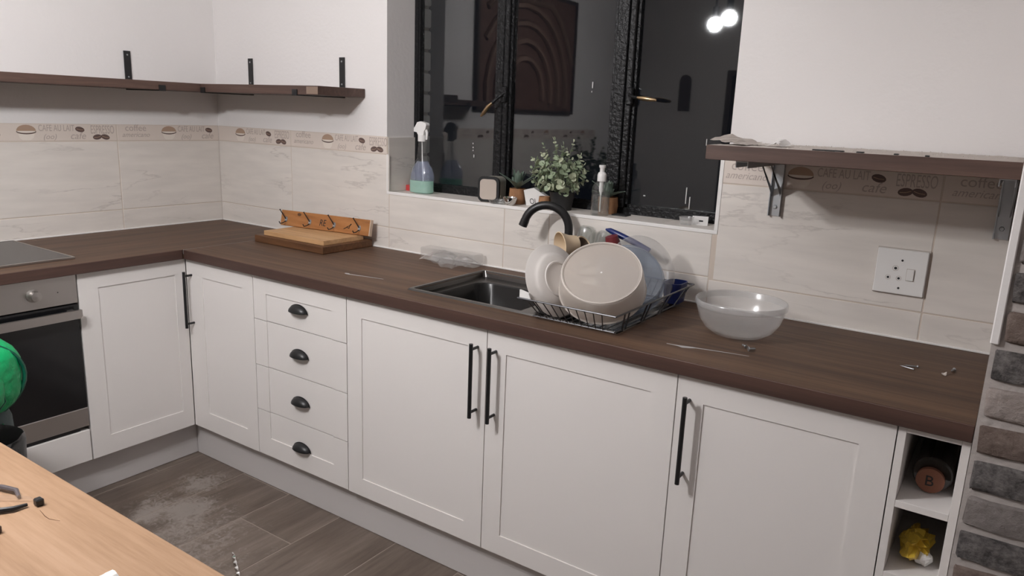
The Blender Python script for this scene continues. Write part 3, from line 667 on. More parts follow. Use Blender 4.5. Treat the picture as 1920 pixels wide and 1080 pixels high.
obj('door_rail', MB().box(0.560, 0.5815, Y0, Y1, 0.290, 0.3615, 0.0015), STEEL, ov)
hd = MB(); poly = [(Y0 + 0.012, 0.708), (Y1 - 0.012, 0.708), (Y1 - 0.004, 0.716), (Y1 - 0.004, 0.7385), (Y0 + 0.004, 0.7385), (Y0 + 0.004, 0.716)]
hd.prism(poly, 0.604, 0.616, 'x').box(0.580, 0.605, Y1 - 0.04, Y1 - 0.02, 0.716, 0.736).box(0.580, 0.605, Y0 + 0.02, Y0 + 0.04, 0.716, 0.736)
obj('handle', hd, STEEL, od)
obj('vent_gap', MB().box(0.55, 0.572, Y0, Y1 - 0.03, 0.274, 0.290), BLACK, ov)
fp = thing('filler_cabinet', 'low white filler front beneath the oven', 'cabinet', (0.3, -1.3, 0.152))
obj('body', MB().box(0.04, 0.561, Y0 + 0.003, Y1 - 0.003, 0.152, 0.272), CABIN, fp)
obj('drawer_front', MB().box(0.562, 0.580, Y0, Y1, 0.152, 0.273, 0.001), CAB, fp)
# ---------------------------------------------------------------- sink and tap
sk = thing('sink', 'dark metal drop-in sink with two bowls', 'sink', (2.07, -0.29, 0.9))
b = MB(); n4 = 7
R0 = rrect(SX0 - 0.004, SX1 + 0.004, SY0 - 0.004, SY1 + 0.004, 0.006); R1 = rrect(SX0, SX1, SY0, SY1, 0.006); R1b = rrect(SX0 + 0.010, SX1 - 0.010, SY0 + 0.010, SY1 - 0.010, 0.010); R2 = rrect(SX0 + 0.016, SX1 - 0.016, SY0 + 0.016, SY1 - 0.016, 0.014)
loft(b, [(R0, 0.9004), (R1, 0.9055), (R1b, 0.9055), (R2, 0.884)])
obj('rim', b, GUN, sk, smooth=40)
def bowl_hole(x0, x1, y0, y1, depth, r=0.055):
    b = MB(); zd = 0.884
    k = 6; corners = [(x1, y1), (x0, y1), (x0, y0), (x1, y0)]
    inn = rrect(x0 + 0.004, x1 - 0.004, y0 + 0.004, y1 - 0.004, r, k); out = [corners[i // (k + 1)] for i in range(4 * (k + 1))]
    loft(b, [(out, zd), (inn, zd), (rrect(x0 + 0.008, x1 - 0.008, y0 + 0.008, y1 - 0.008, r, k), zd - 0.006), (rrect(x0 + 0.014, x1 - 0.014, y0 + 0.014, y1 - 0.014, r, k), zd - depth + 0.02), (rrect(x0 + 0.03, x1 - 0.03, y0 + 0.03, y1 - 0.03, r, k), zd - depth)])
    n = len(b.v); m0 = 4 * (k + 1); b.f.append(tuple(range(n - m0, n))); b.fm.append(0)
    return b
X0, X1, YA, YC = SX0 + 0.016, SX1 - 0.016, SY0 + 0.016, SY1 - 0.016
bowls = [(X0 + 0.036, 2.082, YA + 0.008, YC - 0.062), (2.122, X1 - 0.03, YA + 0.008, YC - 0.062)]
dk = MB()
dk.add([(X0, YA, .884), (bowls[0][0], YA, .884), (bowls[0][0], YC, .884), (X0, YC, .884)], [(0, 1, 2, 3)])
dk.add([(bowls[1][1], YA, .884), (X1, YA, .884), (X1, YC, .884), (bowls[1][1], YC, .884)], [(0, 1, 2, 3)])
dk.add([(bowls[0][1], YA, .884), (bowls[1][0], YA, .884), (bowls[1][0], YC, .884), (bowls[0][1], YC, .884)], [(0, 1, 2, 3)])
for q in bowls:
    dk.add([(q[0], YA, .884), (q[1], YA, .884), (q[1], q[2], .884), (q[0], q[2], .884)], [(0, 1, 2, 3)])
    dk.add([(q[0], q[3], .884), (q[1], q[3], .884), (q[1], YC, .884), (q[0], YC, .884)], [(0, 1, 2, 3)])
obj('deck', dk, GUN, sk)
obj('basin', bowl_hole(*bowls[0], 0.16), GUNB, sk, smooth=40); obj('basin', bowl_hole(*bowls[1], 0.13), GUNB, sk, smooth=40)
for q, zz in ((bowls[0], 0.7245), (bowls[1], 0.7545)):
    obj('drain', MB().lathe([(0.0, 0.002), (0.03, 0.002), (0.04, 0.004), (0.044, 0.0005)], 24, (q[0] + q[1]) / 2, (q[2] + q[3]) / 2, zz), CHROME, sk, smooth=30)
tp = thing('kitchen_tap', 'tall matt black swan-neck tap behind the sink', 'tap', (2.022, -0.050, 0.9))
obj('base_ring', MB().lathe([(0.0, 0), (0.027, 0), (0.027, 0.012), (0.022, 0.02), (0.0, 0.02)], 24, 2.022, -0.050, 0.9005), BLACK, tp, smooth=40)
dirv = Vector((-0.93, -0.37, 0)).normalized(); rad = 0.079; c0 = Vector((2.022, -0.050, 0.9))
pts = [c0 + Vector((0, 0, 0.02)), c0 + Vector((0, 0, 0.188))]
ctr = c0 + dirv * rad + Vector((0, 0, 0.190))
for i in range(0, 17):
    a = R(180 - i * 10.3); pts.append(ctr + dirv * (rad * math.cos(a)) + Vector((0, 0, rad * math.sin(a))))
obj('spout', MB().tube(pts, 0.0145, 14), BLACK, tp, smooth=40)
t = (pts[-1] - pts[-2]).normalized(); obj('spout_tip', MB().tube([pts[-1] - t * 0.002, pts[-1] + t * 0.020], 0.0155, 14), BLACK, tp, smooth=40)
obj('lever', MB().tube([(2.040, -0.050, 0.955), (2.075, -0.058, 0.962), (2.115, -0.07, 0.975)], [0.008, 0.006, 0.005], 10), BLACK, tp, smooth=40)

# ---------------------------------------------------------------- shelves
def flat_bracket(parent, a, side, dep=0.252, zb=1.512):
    """black flat-bar bracket: tall wall plate, arm under the board, upturned front lip"""
    w = 0.0145
    def B(u0, u1, d0, d1, z0, z1):
        return (a + u0, a + u1, -d1, -d0, z0, z1) if side == 'back' else (d0, d1, a + u0, a + u1, z0, z1)
    b = MB().box(*B(-w, w, 0.0005, 0.005, zb - 0.004, 1.672)).box(*B(-w, w, 0.005, dep, zb - 0.004, zb - 0.0003)).box(*B(-w, w, dep, dep + 0.004, zb - 0.004, zb + 0.020))
    o = obj('bracket', b, BLACK, parent)
    for z in (1.655, 1.563):
        s = MB().lathe([(0.0, 0.0025), (0.003, 0.002), (0.0042, 0.0), (0.0, 0.0)], 10)
        s.tf(Matrix.Translation((a, -0.005, z) if side == 'back' else (0.005, a, z)) @ (Matrix.Rotation(R(90), 4, 'X') if side == 'back' else Matrix.Rotation(R(90), 4, 'Y')))
        obj('screw', s, GALV, o, smooth=40)
sb = thing('wall_shelf', 'dark wood shelf on back wall left of window', 'shelf', (0.5, -0.125, 1.512))
obj('board', MB().box(0.251, 0.999, -0.251, -0.0005, 1.5125, 1.547, 0.0012), SHELFX, sb)
for a in (0.2685, 0.869): flat_bracket(sb, a, 'back')
obj('torn_tape', MB().box(0.935, 0.9995, -0.2518, -0.2512, 1.5155, 1.543), mat('tape_brown', (0.24, 0.17, 0.13), 0.25), sb)
sl = thing('wall_shelf', 'long dark wood shelf on the left wall above the hob', 'shelf', (0.125, -0.8, 1.512))
obj('board', MB().box(0.0005, 0.250, -1.66, -0.001, 1.5125, 1.547, 0.0012), SHELFY, sl)
for a in (-0.433, -1.30): flat_bracket(sl, a, 'left')
sr = thing('wall_shelf', 'dark wood shelf between window and brick pillar', 'shelf', (2.95, -0.2, 1.376))
obj('board', MB().box(2.609, 3.287, -0.400, -0.0005, 1.3765, 1.4125, 0.0012), SHELFX, sr)
for a in (2.692, 3.262):
    zb = 1.3762
    br = obj('bracket', MB().box(a - 0.017, a + 0.017, -0.0035, -0.0012, 1.205, zb - 0.02).box(a - 0.017, a - 0.0145, -0.016, -0.0035, 1.205, zb - 0.02).box(a + 0.0145, a + 0.017, -0.016, -0.0035, 1.205, zb - 0.02), GALV, sr)
    obj('arm', MB().box(a - 0.016, a + 0.016, -0.360, -0.004, zb - 0.004, zb - 0.0005).box(a - 0.016, a - 0.0135, -0.360, -0.004, zb - 0.018, zb - 0.004).box(a + 0.0135, a + 0.016, -0.360, -0.004, zb - 0.018, zb - 0.004), GALV, br)
    for s in (-1, 1):
        obj('strut', MB().add([(a + s * 0.0125 - 0.001, -0.150, zb - 0.016), (a + s * 0.0125 - 0.001, -0.132, zb - 0.016), (a + s * 0.0125 - 0.001, -0.006, 1.262), (a + s * 0.0125 - 0.001, -0.006, 1.282),
                               (a + s * 0.0125 + 0.001, -0.150, zb - 0.016), (a + s * 0.0125 + 0.001, -0.132, zb - 0.016), (a + s * 0.0125 + 0.001, -0.006, 1.262), (a + s * 0.0125 + 0.001, -0.006, 1.282)],
                              [(0, 1, 2, 3), (7, 6, 5, 4), (0, 4, 5, 1), (1, 5, 6, 2), (2, 6, 7, 3), (3, 7, 4, 0)]), GALV, br)
    obj('bolt', MB().lathe([(0.0, 0.005), (0.005, 0.005), (0.0065, 0.002), (0.0065, 0.0), (0.0, 0.0)], 6).tf(Matrix.Translation((a, -0.0036, 1.232)) @ Matrix.Rotation(R(90), 4, 'X')), GALV, br)
# wall plug holes above the left shelf boards
def hole(wall, side, a, z):
    s = MB().lathe([(0.0, 0.0006), (0.0035, 0.0006), (0.0035, 0.0), (0.0, 0.0)], 10)
    s.tf(Matrix.Translation((a, 0.0039, z)) @ Matrix.Rotation(R(90), 4, 'X') if side == 'back' else Matrix.Translation((-0.0039, a, z)) @ Matrix.Rotation(R(90), 4, 'Y'))
    obj('drill_hole', s, BLACKM, wall)
hole(wall_left, 'left', -0.881, 1.464); hole(wall_left, 'left', -0.666, 1.469); hole(wall_back, 'back', 2.658, 1.565)
# ---------------------------------------------------------------- socket
so = thing('wall_socket', 'white switched three-pin wall socket on the tiles', 'socket', (3.049, 0, 1.025))
obj('back_box', MB().box(2.984, 3.115, -0.004, 0.003, 1.024, 1.1525, 0.001), GREYP, so)
obj('face_plate', MB().box(2.986, 3.112, -0.012, -0.004, 1.0265, 1.150, 0.002), WHITEP, so)
for x, z, r in ((3.036, 1.098, 0.0075), (3.0205, 1.071, 0.0065), (3.047, 1.071, 0.0065)):
    hl = obj('pin_hole', MB().lathe([(0.0, 0.0004), (r * 0.5, 0.0004), (r * 0.5, 0.0), (0, 0)], 14).tf(Matrix.Translation((x, -0.0121, z)) @ Matrix.Rotation(R(90), 4, 'X')), BLACKM, so)
    obj('pin_ring', MB().lathe([(r * 0.9, 0.0003), (r * 1.05, 0.0003), (r * 1.05, 0.0), (r * 0.9, 0.0)], 18, close=True).tf(Matrix.Translation((x, -0.0121, z)) @ Matrix.Rotation(R(90), 4, 'X')), GREYP, so)
sw = obj('switch', MB().box(3.0655, 3.0830, -0.0165, -0.012, 1.068, 1.099, 0.001).tf(Matrix.Identity(4)), WHITEP, so)
obj('switch_gap', MB().box(3.0640, 3.0845, -0.0124, -0.012, 1.0665, 1.1005), GREYP, so)
for z in (1.121, 1.044): obj('screw', MB().lathe([(0.0, 0.001), (0.003, 0.0006), (0.003, 0.0), (0, 0)], 10).tf(Matrix.Translation((3.050, -0.0121, z)) @ Matrix.Rotation(R(90), 4, 'X')), BLACKM, so)

# ---------------------------------------------------------------- chopping boards and hook rack
b1 = tag(obj('chopping_board', MB().box(0.628, 1.050, -0.286, -0.012, 0.9005, 0.931, 0.003, 2), BOARD_D), 'thick dark chopping board lying under a paler board', 'chopping board')
b2 = thing('chopping_board', 'pale planked chopping board lying on the darker thick one', 'chopping board', (0.85, -0.15, 0.9313))
for i in range(6):
    y0 = -0.266 + 0.0365 * i
    obj('plank', MB().box(0.665, 1.032, y0 + 0.0004, y0 + 0.0361, 0.9313, 0.950, 0.0008), BOARD_L, b2)
hr = thing('hook_rack', 'varnished pine hook rack with four metal hooks leaning on the tiles', 'hook rack', (0.83, -0.08, 0.95))
tilt = Matrix.Translation((0.83, -0.085, 0.9505)) @ Matrix.Rotation(R(7.5), 4, 'Z') @ Matrix.Rotation(R(-12), 4, 'X') @ Matrix.Translation((-0.81, 0, 0))
obj('board', MB().box(0.572, 1.055, -0.009, 0.009, 0.0, 0.068, 0.002).tf(tilt), PINE, hr)
obj('end_cap', MB().box(1.0552, 1.060, -0.009, 0.009, -0.0, 0.069, 0.001).tf(tilt), mat('rack_end_pale', (0.62, 0.48, 0.36), 0.5), hr)
for i, x in enumerate((0.603, 0.738, 0.872, 1.005)):
    h = obj('hook', MB().tube([(x, -0.012, 0.020), (x + 0.002, -0.030, 0.010), (x + 0.002, -0.045, 0.006), (x + 0.001, -0.052, 0.014)], 0.0022, 8).tube([(x, -0.012, 0.030), (x - 0.006, -0.024, 0.046), (x - 0.014, -0.036, 0.064), (x - 0.016, -0.038, 0.068)], [0.0024, 0.0022, 0.0022, 0.0038], 8).tf(tilt), BLACK, hr, smooth=40)
    obj('hook_plate', MB().lathe([(0.0, 0.003), (0.008, 0.0025), (0.010, 0.0), (0, 0)], 14, sx=0.8, sy=1.3).tf(tilt @ Matrix.Translation((x, -0.009, 0.028)) @ Matrix.Rotation(R(90), 4, 'X')), GALV, h, smooth=40)
tx = text_mb('RE', 0.040, 0.0002, 0.15, 0.8).tf(tilt @ Matrix.Translation((0.790, -0.0092, 0.018)) @ Matrix.Rotation(R(90), 4, 'X'))
obj('burnt_lettering', tx, BLACKM, hr)
sw2 = MB().tube([(0.925, -0.0095, 0.018), (0.940, -0.0095, 0.026), (0.952, -0.0095, 0.022), (0.955, -0.0095, 0.034), (0.940, -0.0095, 0.028)], 0.0016, 6).tube([(0.955, -0.0095, 0.034), (0.962, -0.0095, 0.042)], 0.0022, 6).tf(tilt)
obj('burnt_flourish', sw2, BLACKM, hr)
obj('knot', MB().lathe([(0, 0.0004), (0.006, 0.0003), (0.007, 0), (0, 0)], 12, sx=1.6).tf(tilt @ Matrix.Translation((0.675, -0.0091, 0.055)) @ Matrix.Rotation(R(90), 4, 'X')), BOARD_D, hr)
# clear packet
pk = thing('plastic_packet', 'crumpled clear plastic packet lying against the tiles left of the sink', 'packet', (1.52, -0.08, 0.9))
rnd = random.Random(3)
def crumple(nx, ny, fn, amp, seed):
    rr = random.Random(seed); vs = []; fs = []
    for j in range(ny + 1):
        for i in range(nx + 1):
            p = Vector(fn(i / nx, j / ny)); vs.append(p + Vector((rr.uniform(-1, 1), rr.uniform(-1, 1), rr.uniform(-0.6, 1))) * amp)
    for j in range(ny):
        for i in range(nx): a = j * (nx + 1) + i; fs.append((a, a + 1, a + nx + 2, a + nx + 1))
    return MB().add(vs, fs)
obj('tray', MB().box(1.375, 1.640, -0.080, -0.018, 0.9012, 0.950, 0.004).tf(Matrix.Identity(4)), CLEARH, pk, smooth=40)
obj('film', crumple(12, 8, lambda u, v: (1.45 + 0.195 * u, -0.135 + 0.10 * v, 0.906 + 0.050 * math.sin(math.pi * min(1, v * 1.1)) * (0.35 + 0.65 * (1 - abs(2 * u - 0.9))) + 0.012 * math.sin(9 * u) ), 0.005, 5), CLEARH, pk)
obj('film', crumple(8, 5, lambda u, v: (1.385 + 0.13 * u, -0.100 + 0.075 * v, 0.9045 + 0.016 * v + 0.008 * math.sin(6 * u)), 0.003, 8), CLEARH, pk)

# ---------------------------------------------------------------- dish rack with dishes
rk = thing('dish_rack', 'dark wire dish rack over the right half of the sink', 'dish rack', (2.32, -0.3, 0.905))
ZR, ZQ = 0.966, 0.9090
rim = [(2.163, -0.566), (2.472, -0.566), (2.478, -0.032), (2.169, -0.032)]
bot = [(2.190, -0.520), (2.448, -0.520), (2.452, -0.075), (2.196, -0.075)]
rm = MB(); 
for i in range(4):
    a, c = rim[i], rim[(i + 1) % 4]; rm.tube([(*a, ZR), (*c, ZR)], 0.0026, 8)
obj('top_rim', rm, WIRE, rk, smooth=40)
fb = MB()
for i in range(4):
    a, c = bot[i], bot[(i + 1) % 4]; fb.tube([(*a, ZQ), (*c, ZQ)], 0.0024, 8)
obj('bottom_frame', fb, WIRE, rk, smooth=40)
def L(a, c, t): return (a[0] + (c[0] - a[0]) * t, a[1] + (c[1] - a[1]) * t)
for i in range(10):
    t = 0.10 + 0.085 * i; p, q = L(rim[0], rim[1], t), L(bot[0], bot[1], t); p2, q2 = L(rim[3], rim[2], t), L(bot[3], bot[2], t)
    obj('wire', MB().tube([(*p, ZR), (*q, ZQ), (*q2, ZQ), (*p2, ZR)], 0.0016, 6), WIRE, rk, smooth=40)
for t in (0.10, 0.36, 0.62, 0.88):
    for s in ((1, 2), (0, 3)):
        p, q = L(rim[s[0]], rim[s[1]], t), L(bot[s[0]], bot[s[1]], t)
        obj('leg', MB().tube([(*p, ZR), (*q, ZQ - 0.0035), (q[0], q[1] + 0.02, ZQ - 0.0035), (*L(rim[s[0]], rim[s[1]], t + 0.05), ZR)], 0.0024, 8), WIRE, rk, smooth=40)
obj('corner_clip', MB().prism([(2.168, 0.963), (2.168, 0.990), (2.198, 0.984), (2.205, 0.967)], -0.564, -0.558), WHITEP, rk)

def rest(mb, M): return mb.tf(M)
def shell(prof_out, t, seg=48):
    """lathe shell with thickness t from an outer profile (r,z) bottom to top"""
    inn = [(max(r - t, 0.0), z + (t if i == 0 or prof_out[i][1] < prof_out[0][1] + t else 0)) for i, (r, z) in enumerate(prof_out)]
    return prof_out + [(r, z) for r, z in reversed(inn)]
BACKV, RIGHTV, UPV = Vector((0.543, -0.809, 0.225)), Vector((0.825, 0.565, 0.038)), Vector((-0.158, 0.165, 0.974))
def nrm(b, u, r): return (BACKV * b + UPV * u + RIGHTV * r).normalized()
# big frosted bowl, base facing the room
def dish(name, label, cat, prof, m, pos, n, seg=56, extra=None):
    """profile z axis = n"""
    M = Matrix.Translation(pos) @ align(n)
    o = obj(name, MB().lathe(prof, seg).tf(M), m, None, tuple(pos), smooth=35); tag(o, label, cat)
    return o, M
nb = nrm(0.75, 0.62, -0.12)
base_c = Vector((2.367, -0.460, 1.053))
prof = [(0.0, 0.0), (0.104, 0.0), (0.106, 0.0025), (0.110, 0.0025), (0.112, 0.0), (0.114, -0.004), (0.117, -0.022), (0.120, -0.052), (0.121, -0.070), (0.1245, -0.073), (0.1235, -0.075), (0.118, -0.070), (0.117, -0.052), (0.114, -0.023), (0.110, -0.006), (0.0, -0.003)]
fbowl, M = dish('plastic_bowl', 'large frosted plastic bowl upturned in the dish rack, base facing out', 'bowl', prof, FROST, base_c, nb)
obj('base_ring', MB().lathe([(0.1085, 0.0), (0.1092, 0.0034), (0.1108, 0.0034), (0.1120, 0.0)], 56, close=True).tf(M), mat('frosted_ring_highlight', (0.74, 0.69, 0.64), 0.3), fbowl, smooth=50)  # pale overlay on the moulded base ring, putting its highlight into the colour
obj('moulding_dot', MB().lathe([(0, 0.0016), (0.0022, 0.001), (0.003, 0), (0, 0)], 12).tf(M), WHITEP, fbowl)
dish('dinner_plate', 'white dinner plate standing on edge at the left of the rack', 'plate',
     [(0.0, 0.019), (0.046, 0.019), (0.048, 0.0215), (0.052, 0.0215), (0.054, 0.019), (0.071, 0.0165), (0.078, 0.011), (0.084, 0.005), (0.106, 0.0), (0.1085, -0.002), (0.1065, -0.0035), (0.083, 0.0015), (0.076, 0.0075), (0.070, 0.013), (0.048, 0.0155), (0.0, 0.0155)], WHITEG, Vector((2.213, -0.45, 1.005)), nrm(0.74, 0.20, 0.60))
dish('plastic_bowl', 'bluish see-through bowl standing behind the frosted one in the rack', 'bowl',
     [(0.0, 0.010), (0.078, 0.010), (0.082, 0.012), (0.086, 0.008), (0.098, -0.018), (0.104, -0.040), (0.110, -0.042), (0.109, -0.045), (0.101, -0.042), (0.095, -0.019), (0.083, 0.005), (0.0, 0.007)], BLUEGL, Vector((2.380, -0.270, 1.014)), nrm(0.95, 0.22, 0.16))
dish('clear_lid', 'thin clear round lid behind the bluish bowl in the rack', 'lid',  # a clear plastic lid, shaped as a shallow disc
     [(0.0, 0.0), (0.086, 0.0), (0.090, 0.004), (0.108, 0.004), (0.112, 0.0), (0.113, 0.003), (0.108, 0.007), (0.089, 0.007), (0.084, 0.003), (0.0, 0.003)], FROSTB, Vector((2.366, -0.190, 1.016)), nrm(0.93, 0.20, 0.30))
ncu = nrm(0.35, -0.12, -0.9)
dish('cream_bowl', 'small cream bowl on its side on top of the plate', 'bowl',
     [(0.0, -0.058), (0.022, -0.058), (0.026, -0.054), (0.030, -0.030), (0.042, 0.0), (0.044, 0.002), (0.041, 0.003), (0.028, -0.028), (0.022, -0.052), (0.0, -0.054)], CREAM, Vector((2.150, -0.32, 1.083)), ncu, 40)
o, M = dish('mug', 'small mug with brown inside tucked behind the cream bowl', 'mug',
     [(0.0, -0.080), (0.028, -0.080), (0.030, -0.075), (0.031, 0.0), (0.030, 0.0015), (0.028, 0.0), (0.027, -0.074), (0.0, -0.076)], TAUPE, Vector((2.187, -0.237, 1.080)), nrm(0.55, 0.35, 0.6), 36)
obj('rim', MB().lathe([(0.0315, -0.060), (0.0325, -0.002), (0.030, 0.0022), (0.0265, 0.0), (0.029, -0.002), (0.031, -0.060)], 36, close=True).tf(M), CREAM, o, smooth=40)
for x, y, z, lab in ((2.098, -0.070, 1.045, 'clear glass tumbler upside down at the back of the rack, left one'), (2.165, -0.066, 1.035, 'clear glass tumbler upside down at the back of the rack, right one')):
    o, _ = dish('tumbler', lab, 'glass', [(0.0, 0.070), (0.018, 0.069), (0.026, 0.064), (0.031, 0.052), (0.034, -0.05), (0.0335, -0.052), (0.032, -0.05), (0.029, 0.050), (0.024, 0.061), (0.0, 0.066)], GREYGL, Vector((x, y, z)), (0.12, 0.08, 1), 36); o['group'] = 'tumblers in the rack'
bh = tag(obj('brush', MB().tube([(2.184, -0.09, 1.114), (2.200, -0.09, 1.112), (2.235, -0.09, 1.101), (2.28, -0.088, 1.086), (2.34, -0.083, 1.062)], [0.003, 0.0085, 0.010, 0.010, 0.009], 10), BLUE, smooth=40), 'blue plastic handle sticking up behind the bowls', 'brush')
tag(obj('measuring_cup', MB().lathe([(0.0, -0.03), (0.020, -0.03), (0.026, 0.008), (0.024, 0.008), (0.018, -0.026), (0.0, -0.027)], 28).tf(Matrix.Translation((2.232, -0.125, 1.072)) @ align((0.2, 0.2, -1))), RED, smooth=40), 'dark red plastic cup half hidden under the blue handle', 'cup')
bt = MB(); loft(bt, [(rrect(2.412, 2.462, -0.125, -0.050, 0.02), 0.914), (rrect(2.408, 2.468, -0.130, -0.045, 0.02), 0.978), (rrect(2.410, 2.466, -0.128, -0.047, 0.02), 0.978), (rrect(2.415, 2.459, -0.122, -0.053, 0.02), 0.918)])
bt.f.append(tuple(range(28))); bt.fm.append(0)
tag(obj('blue_container', bt, BLUE, smooth=40), 'dark blue plastic container at the right back corner of the rack', 'container')
tag(obj('blue_grey_beaker', MB().lathe([(0.0, 0.0), (0.026, 0.0), (0.031, 0.085), (0.029, 0.085), (0.024, 0.003), (0.0, 0.003)], 28).tf(Matrix.Translation((2.128, -0.235, 0.985)) @ align((-0.2, 0.05, 1))), mat('slate_plastic', (0.16, 0.22, 0.30), 0.4), smooth=40), 'slate blue beaker behind the top of the white plate', 'beaker')
# loose frosted bowl on the worktop
bw = thing('plastic_bowl', 'empty frosted plastic bowl standing alone on the worktop', 'bowl', (2.702, -0.268, 0.9005))
obj('shell', MB().lathe([(0.0, 0.0), (0.058, 0.0), (0.072, 0.004), (0.092, 0.018), (0.108, 0.042), (0.117, 0.070), (0.1205, 0.094), (0.1195, 0.096), (0.118, 0.094), (0.114, 0.070), (0.105, 0.043), (0.090, 0.021), (0.070, 0.0075), (0.0, 0.004)], 64, 2.702, -0.268, 0.9005), FROSTB, bw, smooth=40)
obj('rim', MB().lathe([(0.1185, 0.079), (0.1228, 0.082), (0.1232, 0.094), (0.121, 0.0975), (0.1205, 0.093), (0.1195, 0.083)], 64, 2.702, -0.268, 0.9005, close=True), FROSTB, bw, smooth=40)
# screws left lying on the worktop
def screw(x, y, rz, L_, label, r=0.0018):
    s = thing('screw', label, 'screw', (x, y, 0.9), 'loose screws on the worktop')
    Mx = Matrix.Translation((x, y, 0.9005 + r * 2)) @ Matrix.Rotation(R(rz), 4, 'Z') @ Matrix.Rotation(R(90), 4, 'Y')
    obj('shank', MB().lathe([(0.0, L_), (r * 0.6, L_ * 0.85), (r, L_ * 0.8), (r, 0.0)] , 8).tf(Mx), GALV, s, smooth=40)
    obj('head', MB().lathe([(0.0, -0.002), (r * 1.8, -0.0016), (r * 2.0, 0.0), (r, 0.002), (0.0, 0.002)], 10).tf(Mx), GALV, s, smooth=40)
screw(3.146, -0.262, 200, 0.032, 'thin screw crossed over another, between bowl and brick pillar')
screw(3.140, -0.288, 160, 0.034, 'lower thin screw of the crossed pair near the pillar', 0.0012)
screw(3.222, -0.228, 255, 0.020, 'single short screw nearest the brick pillar', 0.0022)
screw(2.776, -0.412, 40, 0.020, 'bright bolt lying in front of the frosted bowl', 0.0035)
screw(2.762, -0.390, 140, 0.018, 'small screw pointing away beside the bright bolt', 0.0026)
tag(obj('plastic_scrap', crumple(4, 3, lambda u, v: (3.200 + 0.010 * u, -0.288 + 0.016 * v, 0.9022 + 0.004 * u * v), 0.0016, 2), GREYP), 'tiny grey plastic scrap near the pillar end of the worktop', 'scrap')

# ---------------------------------------------------------------- things on the window sill
ZS = 1.1372
sp = thing('spray_bottle', 'trigger spray bottle with mint green liquid and white head on the sill', 'spray bottle', (1.236, 0.085, ZS))
def oval(cx, cy, rx, ry, n=28): return [(cx + rx * math.copysign(abs(math.cos(a)) ** 0.75, math.cos(a)), cy + ry * math.copysign(abs(math.sin(a)) ** 0.75, math.sin(a))) for a in [2 * math.pi * i / n for i in range(n)]]
SX, SYY = 1.236, 0.085
bb = MB(); lo = [(0.052, 0.030, 0.0), (0.056, 0.033, 0.006), (0.056, 0.033, 0.060), (0.054, 0.032, 0.078), (0.046, 0.028, 0.100), (0.034, 0.022, 0.118), (0.021, 0.017, 0.140), (0.016, 0.015, 0.175), (0.014, 0.014, 0.216)]
loft(bb, [(oval(SX, SYY, a, c), ZS + z) for a, c, z in lo]); bb.f.append(tuple(range(28))); bb.fm.append(0)
obj('bottle', bb, CLEAR, sp, smooth=40)
lq = MB(); loft(lq, [(oval(SX, SYY, a - 0.002, c - 0.002), ZS + z) for a, c, z in ((0.052, 0.030, 0.003), (0.056, 0.033, 0.008), (0.056, 0.033, 0.052))]); lq.f += [tuple(range(28)), tuple(range(56, 84))]; lq.fm += [0, 0]
obj('liquid', lq, MINT, sp, smooth=40)
lb = MB(); loft(lb, [(oval(SX + 0.004, SYY, a * 1.01 - 0.004, c * 1.03), ZS + z) for a, c, z in ((0.055, 0.033, 0.055), (0.054, 0.032, 0.078), (0.046, 0.028, 0.100), (0.034, 0.022, 0.118), (0.026, 0.018, 0.130))])
obj('label', lb, LABEL, sp, smooth=40)
obj('dip_tube', MB().tube([(SX, SYY, ZS + 0.215), (SX + 0.003, SYY, ZS + 0.12), (SX + 0.012, SYY, ZS + 0.01)], 0.0025, 8), WHITEP, sp, smooth=40)
obj('collar', MB().lathe([(0.0, 0.0), (0.0175, 0.0), (0.0175, 0.026), (0.0, 0.026)], 24, SX, SYY, ZS + 0.210), WHITEP, sp, smooth=40)
hp = [(-0.030, 0.268), (-0.036, 0.262), (-0.036, 0.248), (-0.020, 0.246), (-0.014, 0.236), (0.016, 0.236), (0.018, 0.252), (0.026, 0.262), (0.030, 0.276), (0.026, 0.284), (0.0, 0.290), (-0.018, 0.286)]
hdm = MB().prism([(SX + a, ZS + z) for a, z in hp], SYY - 0.011, SYY + 0.011); obj('spray_head', hdm, WHITEP, sp, smooth=30)
obj('trigger', MB().tube([(SX + 0.018, SYY, ZS + 0.262), (SX + 0.026, SYY, ZS + 0.245), (SX + 0.024, SYY, ZS + 0.218)], [0.006, 0.0055, 0.004], 8), WHITEP, sp, smooth=40)
mt = thing('match_box', 'small red and white carton in the left corner of the sill', 'box', (1.155, 0.13, ZS))
obj('carton', MB().box(1.130, 1.185, 0.110, 0.145, ZS, ZS + 0.022, 0.0008), WHITEP, mt); obj('red_end', MB().box(1.1275, 1.150, 0.1085, 0.1465, ZS, ZS + 0.0235, 0.0008), REDP, mt)
for i in range(3): obj('red_stripe', MB().box(1.150, 1.1855, 0.1094, 0.1099, ZS + 0.004 + 0.006 * i, ZS + 0.0065 + 0.006 * i), REDP, mt)
